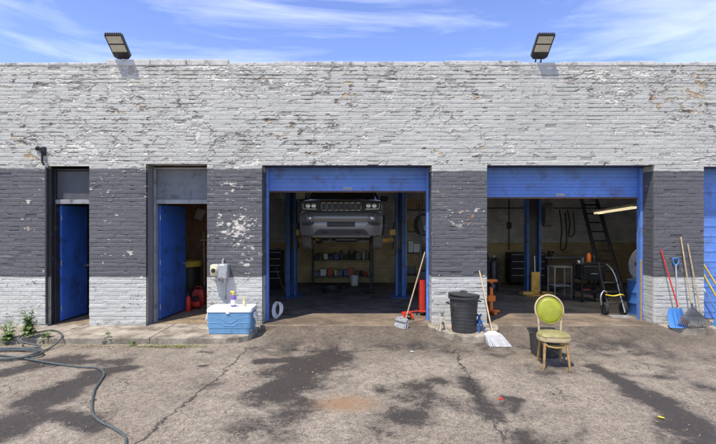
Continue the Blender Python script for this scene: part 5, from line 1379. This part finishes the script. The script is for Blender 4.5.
# blue drum and disc
dx_, dy_ = 5.86, 1.05; zf = fz(dy_)
t2 = thing('oil_drum', 'blue steel oil drum just behind the right pier', 'drum', (dx_, dy_, zf))
prof = [(.27, 0), (.285, .01), (.285, .02), (.275, .03)]
for z_ in (.25, .47): prof += [(.275, z_-.03), (.288, z_-.01), (.288, z_+.01), (.275, z_+.03)]
prof += [(.275, .68), (.287, .69), (.287, .705), (.27, .70), (0, .695)]
MB().lathe(prof, (dx_, dy_, zf), n=36).build('shell', 'jack_blue', t2, True); MB().lathe([(.03, 0), (.03, .012), (0, .012)], (dx_-.17, dy_-.05, zf+.696), n=12).build('bung', 'steel', t2)
t2 = thing('wheel_disc', 'round pale metal disc standing on the blue oil drum', 'disc', (dx_-.1, dy_, zf+.71))
m_ = Matrix.Translation((dx_-.08, dy_, zf+.71+.325)) @ Matrix.Rotation(R(2), 4, 'Z') @ Matrix.Rotation(R(-82), 4, 'Y')
MB().lathe([(0, .05), (.08, .05), (.11, .03), (.25, .035), (.30, .02), (.325, .0), (.315, -.02), (.1, -.01), (0, -.01)], m=m_, n=36).build('dish', 'coping', t2, True)
MB().lathe([(.04, .05), (.04, .07), (0, .075)], m=m_, n=16).build('hub', 'steel', t2, True)
# hand truck with curved handles and yellow strap
hx, hy = 5.24, .98; zf = fz(hy)
t2 = thing('hand_truck', 'grey tubular hand truck with curved handle and yellow strap inside the right bay', 'hand truck', (hx, hy, zf))
for s in (-1, 1):
    MB().tube(smooth([(hx+s*.15, hy-.10, zf+.07), (hx+s*.15-.02, hy+.03, zf+.40), (hx+s*.15-.05, hy+.14, zf+.75), (hx+s*.12-.08, hy+.20, zf+.93), (hx+s*.07-.14, hy+.20, zf+1.03)], 4), .016, 8).build('rail', 'steel' if s > 0 else 'steel_dark', t2, True)
for k_ in (.25, .5, .72): MB().tube([(hx-.15-.02*k_*2, hy-.1+.28*k_, zf+.05+.92*k_*.9), (hx+.15-.02*k_*2, hy-.1+.28*k_, zf+.05+.92*k_*.9)], .013, 8).build('crossbar', 'steel_dark', t2)
MB().bx(hx-.22, hx+.20, hy-.34, hy-.10, zf+.012, zf+.026, .004).build('toe_plate', 'galv', t2)
for s in (-1, 1):
    m_ = Matrix.Translation((hx+s*.19, hy+.02, zf+.125)) @ Matrix.Rotation(R(90), 4, 'Y')
    o = MB().lathe([(.07, -.03), (.11, -.035), (.125, -.02), (.125, .02), (.11, .035), (.07, .03)], m=m_, n=26).build('wheel', 'black_rubber', t2, True)
    MB().lathe([(.0, -.02), (.069, -.02), (.069, .02), (0, .02)], m=m_, n=20).build('rim', 'galv', o, True)
MB().tube(smooth([(hx-.2, hy-.02, zf+.42), (hx-.05, hy-.05, zf+.40), (hx+.1, hy-.05, zf+.43), (hx+.18, hy+.0, zf+.40)], 4), .022, 6, flat=.5).build('strap', 'yellow_plastic', t2)
MB().tube(smooth([(hx-.30, hy-.05, zf+.22), (hx-.34, hy-.1, zf+.40), (hx-.25, hy-.05, zf+.50), (hx-.16, hy, zf+.46)], 4), .013, 8).build('stair_skid', 'galv', t2, True)
# conduit on back wall, and a horizontal air pipe
p_ = W(509, 230, YB-.03)
mb = MB(); mb.tube([(p_.x, YB-.03, .9), (p_.x, YB-.03, 3.9)], .022, 8); mb.box((p_.x, YB-.05, 1.75), (.14, .09, .22), bev=.008); mb.tube([(3.5, YB-.04, 2.35), (9.0, YB-.04, 2.35)], .018, 8); mb.tube([(6.0, YB-.03, .8), (6.0, YB-.03, 2.33)], .015, 8)
tag(mb.build('wall_conduit', 'steel_dark', smooth=True), 'grey conduit with switch box on the back wall of the right bay', 'conduit')

# ------------------------------------------------------------------ things inside the right entrance
p_ = W(190, 290, 2.55)
t2 = thing('waste_drum', 'black drum with yellow lid inside the open blue door', 'drum', (p_.x, 2.55, -.016))
MB().lathe([(.22, 0), (.23, .02), (.235, .3), (.245, .31), (.235, .32), (.24, .82), (.25, .83)], (p_.x, 2.55, -.016), n=28).build('shell', 'black_plastic', t2, True)
MB().lathe([(.255, .83), (.26, .85), (.26, .93), (.24, .96), (0, .98)], (p_.x, 2.55, -.016), n=28).build('lid', 'yellow_plastic', t2, True)
p_ = W(199, 300, 2.1)
t2 = thing('fuel_can', 'large red fuel can inside the open blue door', 'fuel can', (p_.x, 2.1, -.016))
MB().loft([rrect(p_.x-.15, p_.x+.15, 2.0, 2.2, z_, .05) for z_ in (-.016, .24)]+[rrect(p_.x-.10, p_.x+.10, 2.03, 2.17, .33, .04)]).build('tank', 'red_paint', t2, True)
MB().tube([(p_.x-.09, 2.1, .32), (p_.x-.06, 2.1, .39), (p_.x+.05, 2.1, .39), (p_.x+.07, 2.1, .32)], .014, 8).build('handle', 'red_paint', t2, True); MB().tube([(p_.x+.08, 2.1, .31), (p_.x+.14, 2.08, .40)], .02, 8).build('spout', 'black_plastic', t2)
p_ = W(195, 306, 1.55)
t2 = thing('air_compressor', 'small red air compressor on the floor in front of the red fuel can', 'compressor', (p_.x, 1.55, -.016))
MB().cyl((p_.x-.12, 1.55, .09), (p_.x+.12, 1.55, .09), .075, n=18).build('tank', 'red_paint', t2, True); MB().box((p_.x, 1.55, .20), (.14, .11, .10), bev=.02).build('motor', 'steel_dark', t2)
for s in (-1, 1): MB().box((p_.x+s*.08, 1.55, .0), (.03, .12, .03), bev=.004).build('foot', 'black_rubber', t2)
p_ = W(186, 304, 1.25)
t2 = thing('fire_extinguisher', 'slim red fire extinguisher at the edge of the open blue door', 'extinguisher', (p_.x, 1.3, -.016))
MB().lathe([(.05, 0), (.055, .01), (.055, .27), (.03, .32), (.02, .33)], (p_.x+.03, 1.3, -.016), n=18).build('tank', 'red_paint', t2, True); MB().box((p_.x+.03, 1.29, .345), (.05, .09, .03), bev=.006).build('valve', 'black_plastic', t2)
p_ = W(200, 214, 2.6)
t2 = thing('caged_lamp', 'pale caged lamp tilted above the waste drum inside the door', 'lamp', (p_.x, 2.6, p_.z))
m_ = Matrix.Translation((p_.x, 2.6, p_.z)) @ Matrix.Rotation(R(25), 4, 'Y')
MB().box((0, 0, 0), (.20, .10, .28), bev=.02, m=m_).build('housing', 'galv', t2)
mb = MB()
for i in range(6): mb.tube([m_ @ Vector((-.08+.032*i, -.065, -.12)), m_ @ Vector((-.08+.032*i, -.065, .12))], .005, 5)
mb.build('cage', 'steel_dark', t2); MB().tube([m_ @ Vector((0, 0, .14)), (p_.x+.05, 2.6, 4.14)], .006, 5).build('cord', 'black_rubber', t2)
for px0, px1, mt_, lab in ((199.5, 203, 'wood', 'left of two pale wooden boards standing inside the right entrance'), (203.5, 206.5, 'wood_yellow', 'right of two wooden boards standing inside the right entrance')):
    a, c_ = W(px0, 232, 2.9), W(px1, 290, 2.7)
    tag(MB().tube([(a.x, 3.2, a.z), (c_.x, 2.8, -.016)], .03, 4).build('wooden_board', mt_), lab, 'board', 'boards inside the right entrance')
t2 = thing('wall_shelf', 'dark wall shelf with a box above the boards inside the right entrance', 'shelf', (-3.6, 3.1, 1.4))
MB().bx(-3.95, -2.9, 3.0, 3.29, 1.40, 1.44, .004).build('shelf_board', 'wood', t2)
for x_ in (-3.9, -2.95): MB().box((x_, 3.2, 1.33), (.03, .16, .12), bev=.004).build('bracket', 'steel_dark', t2)
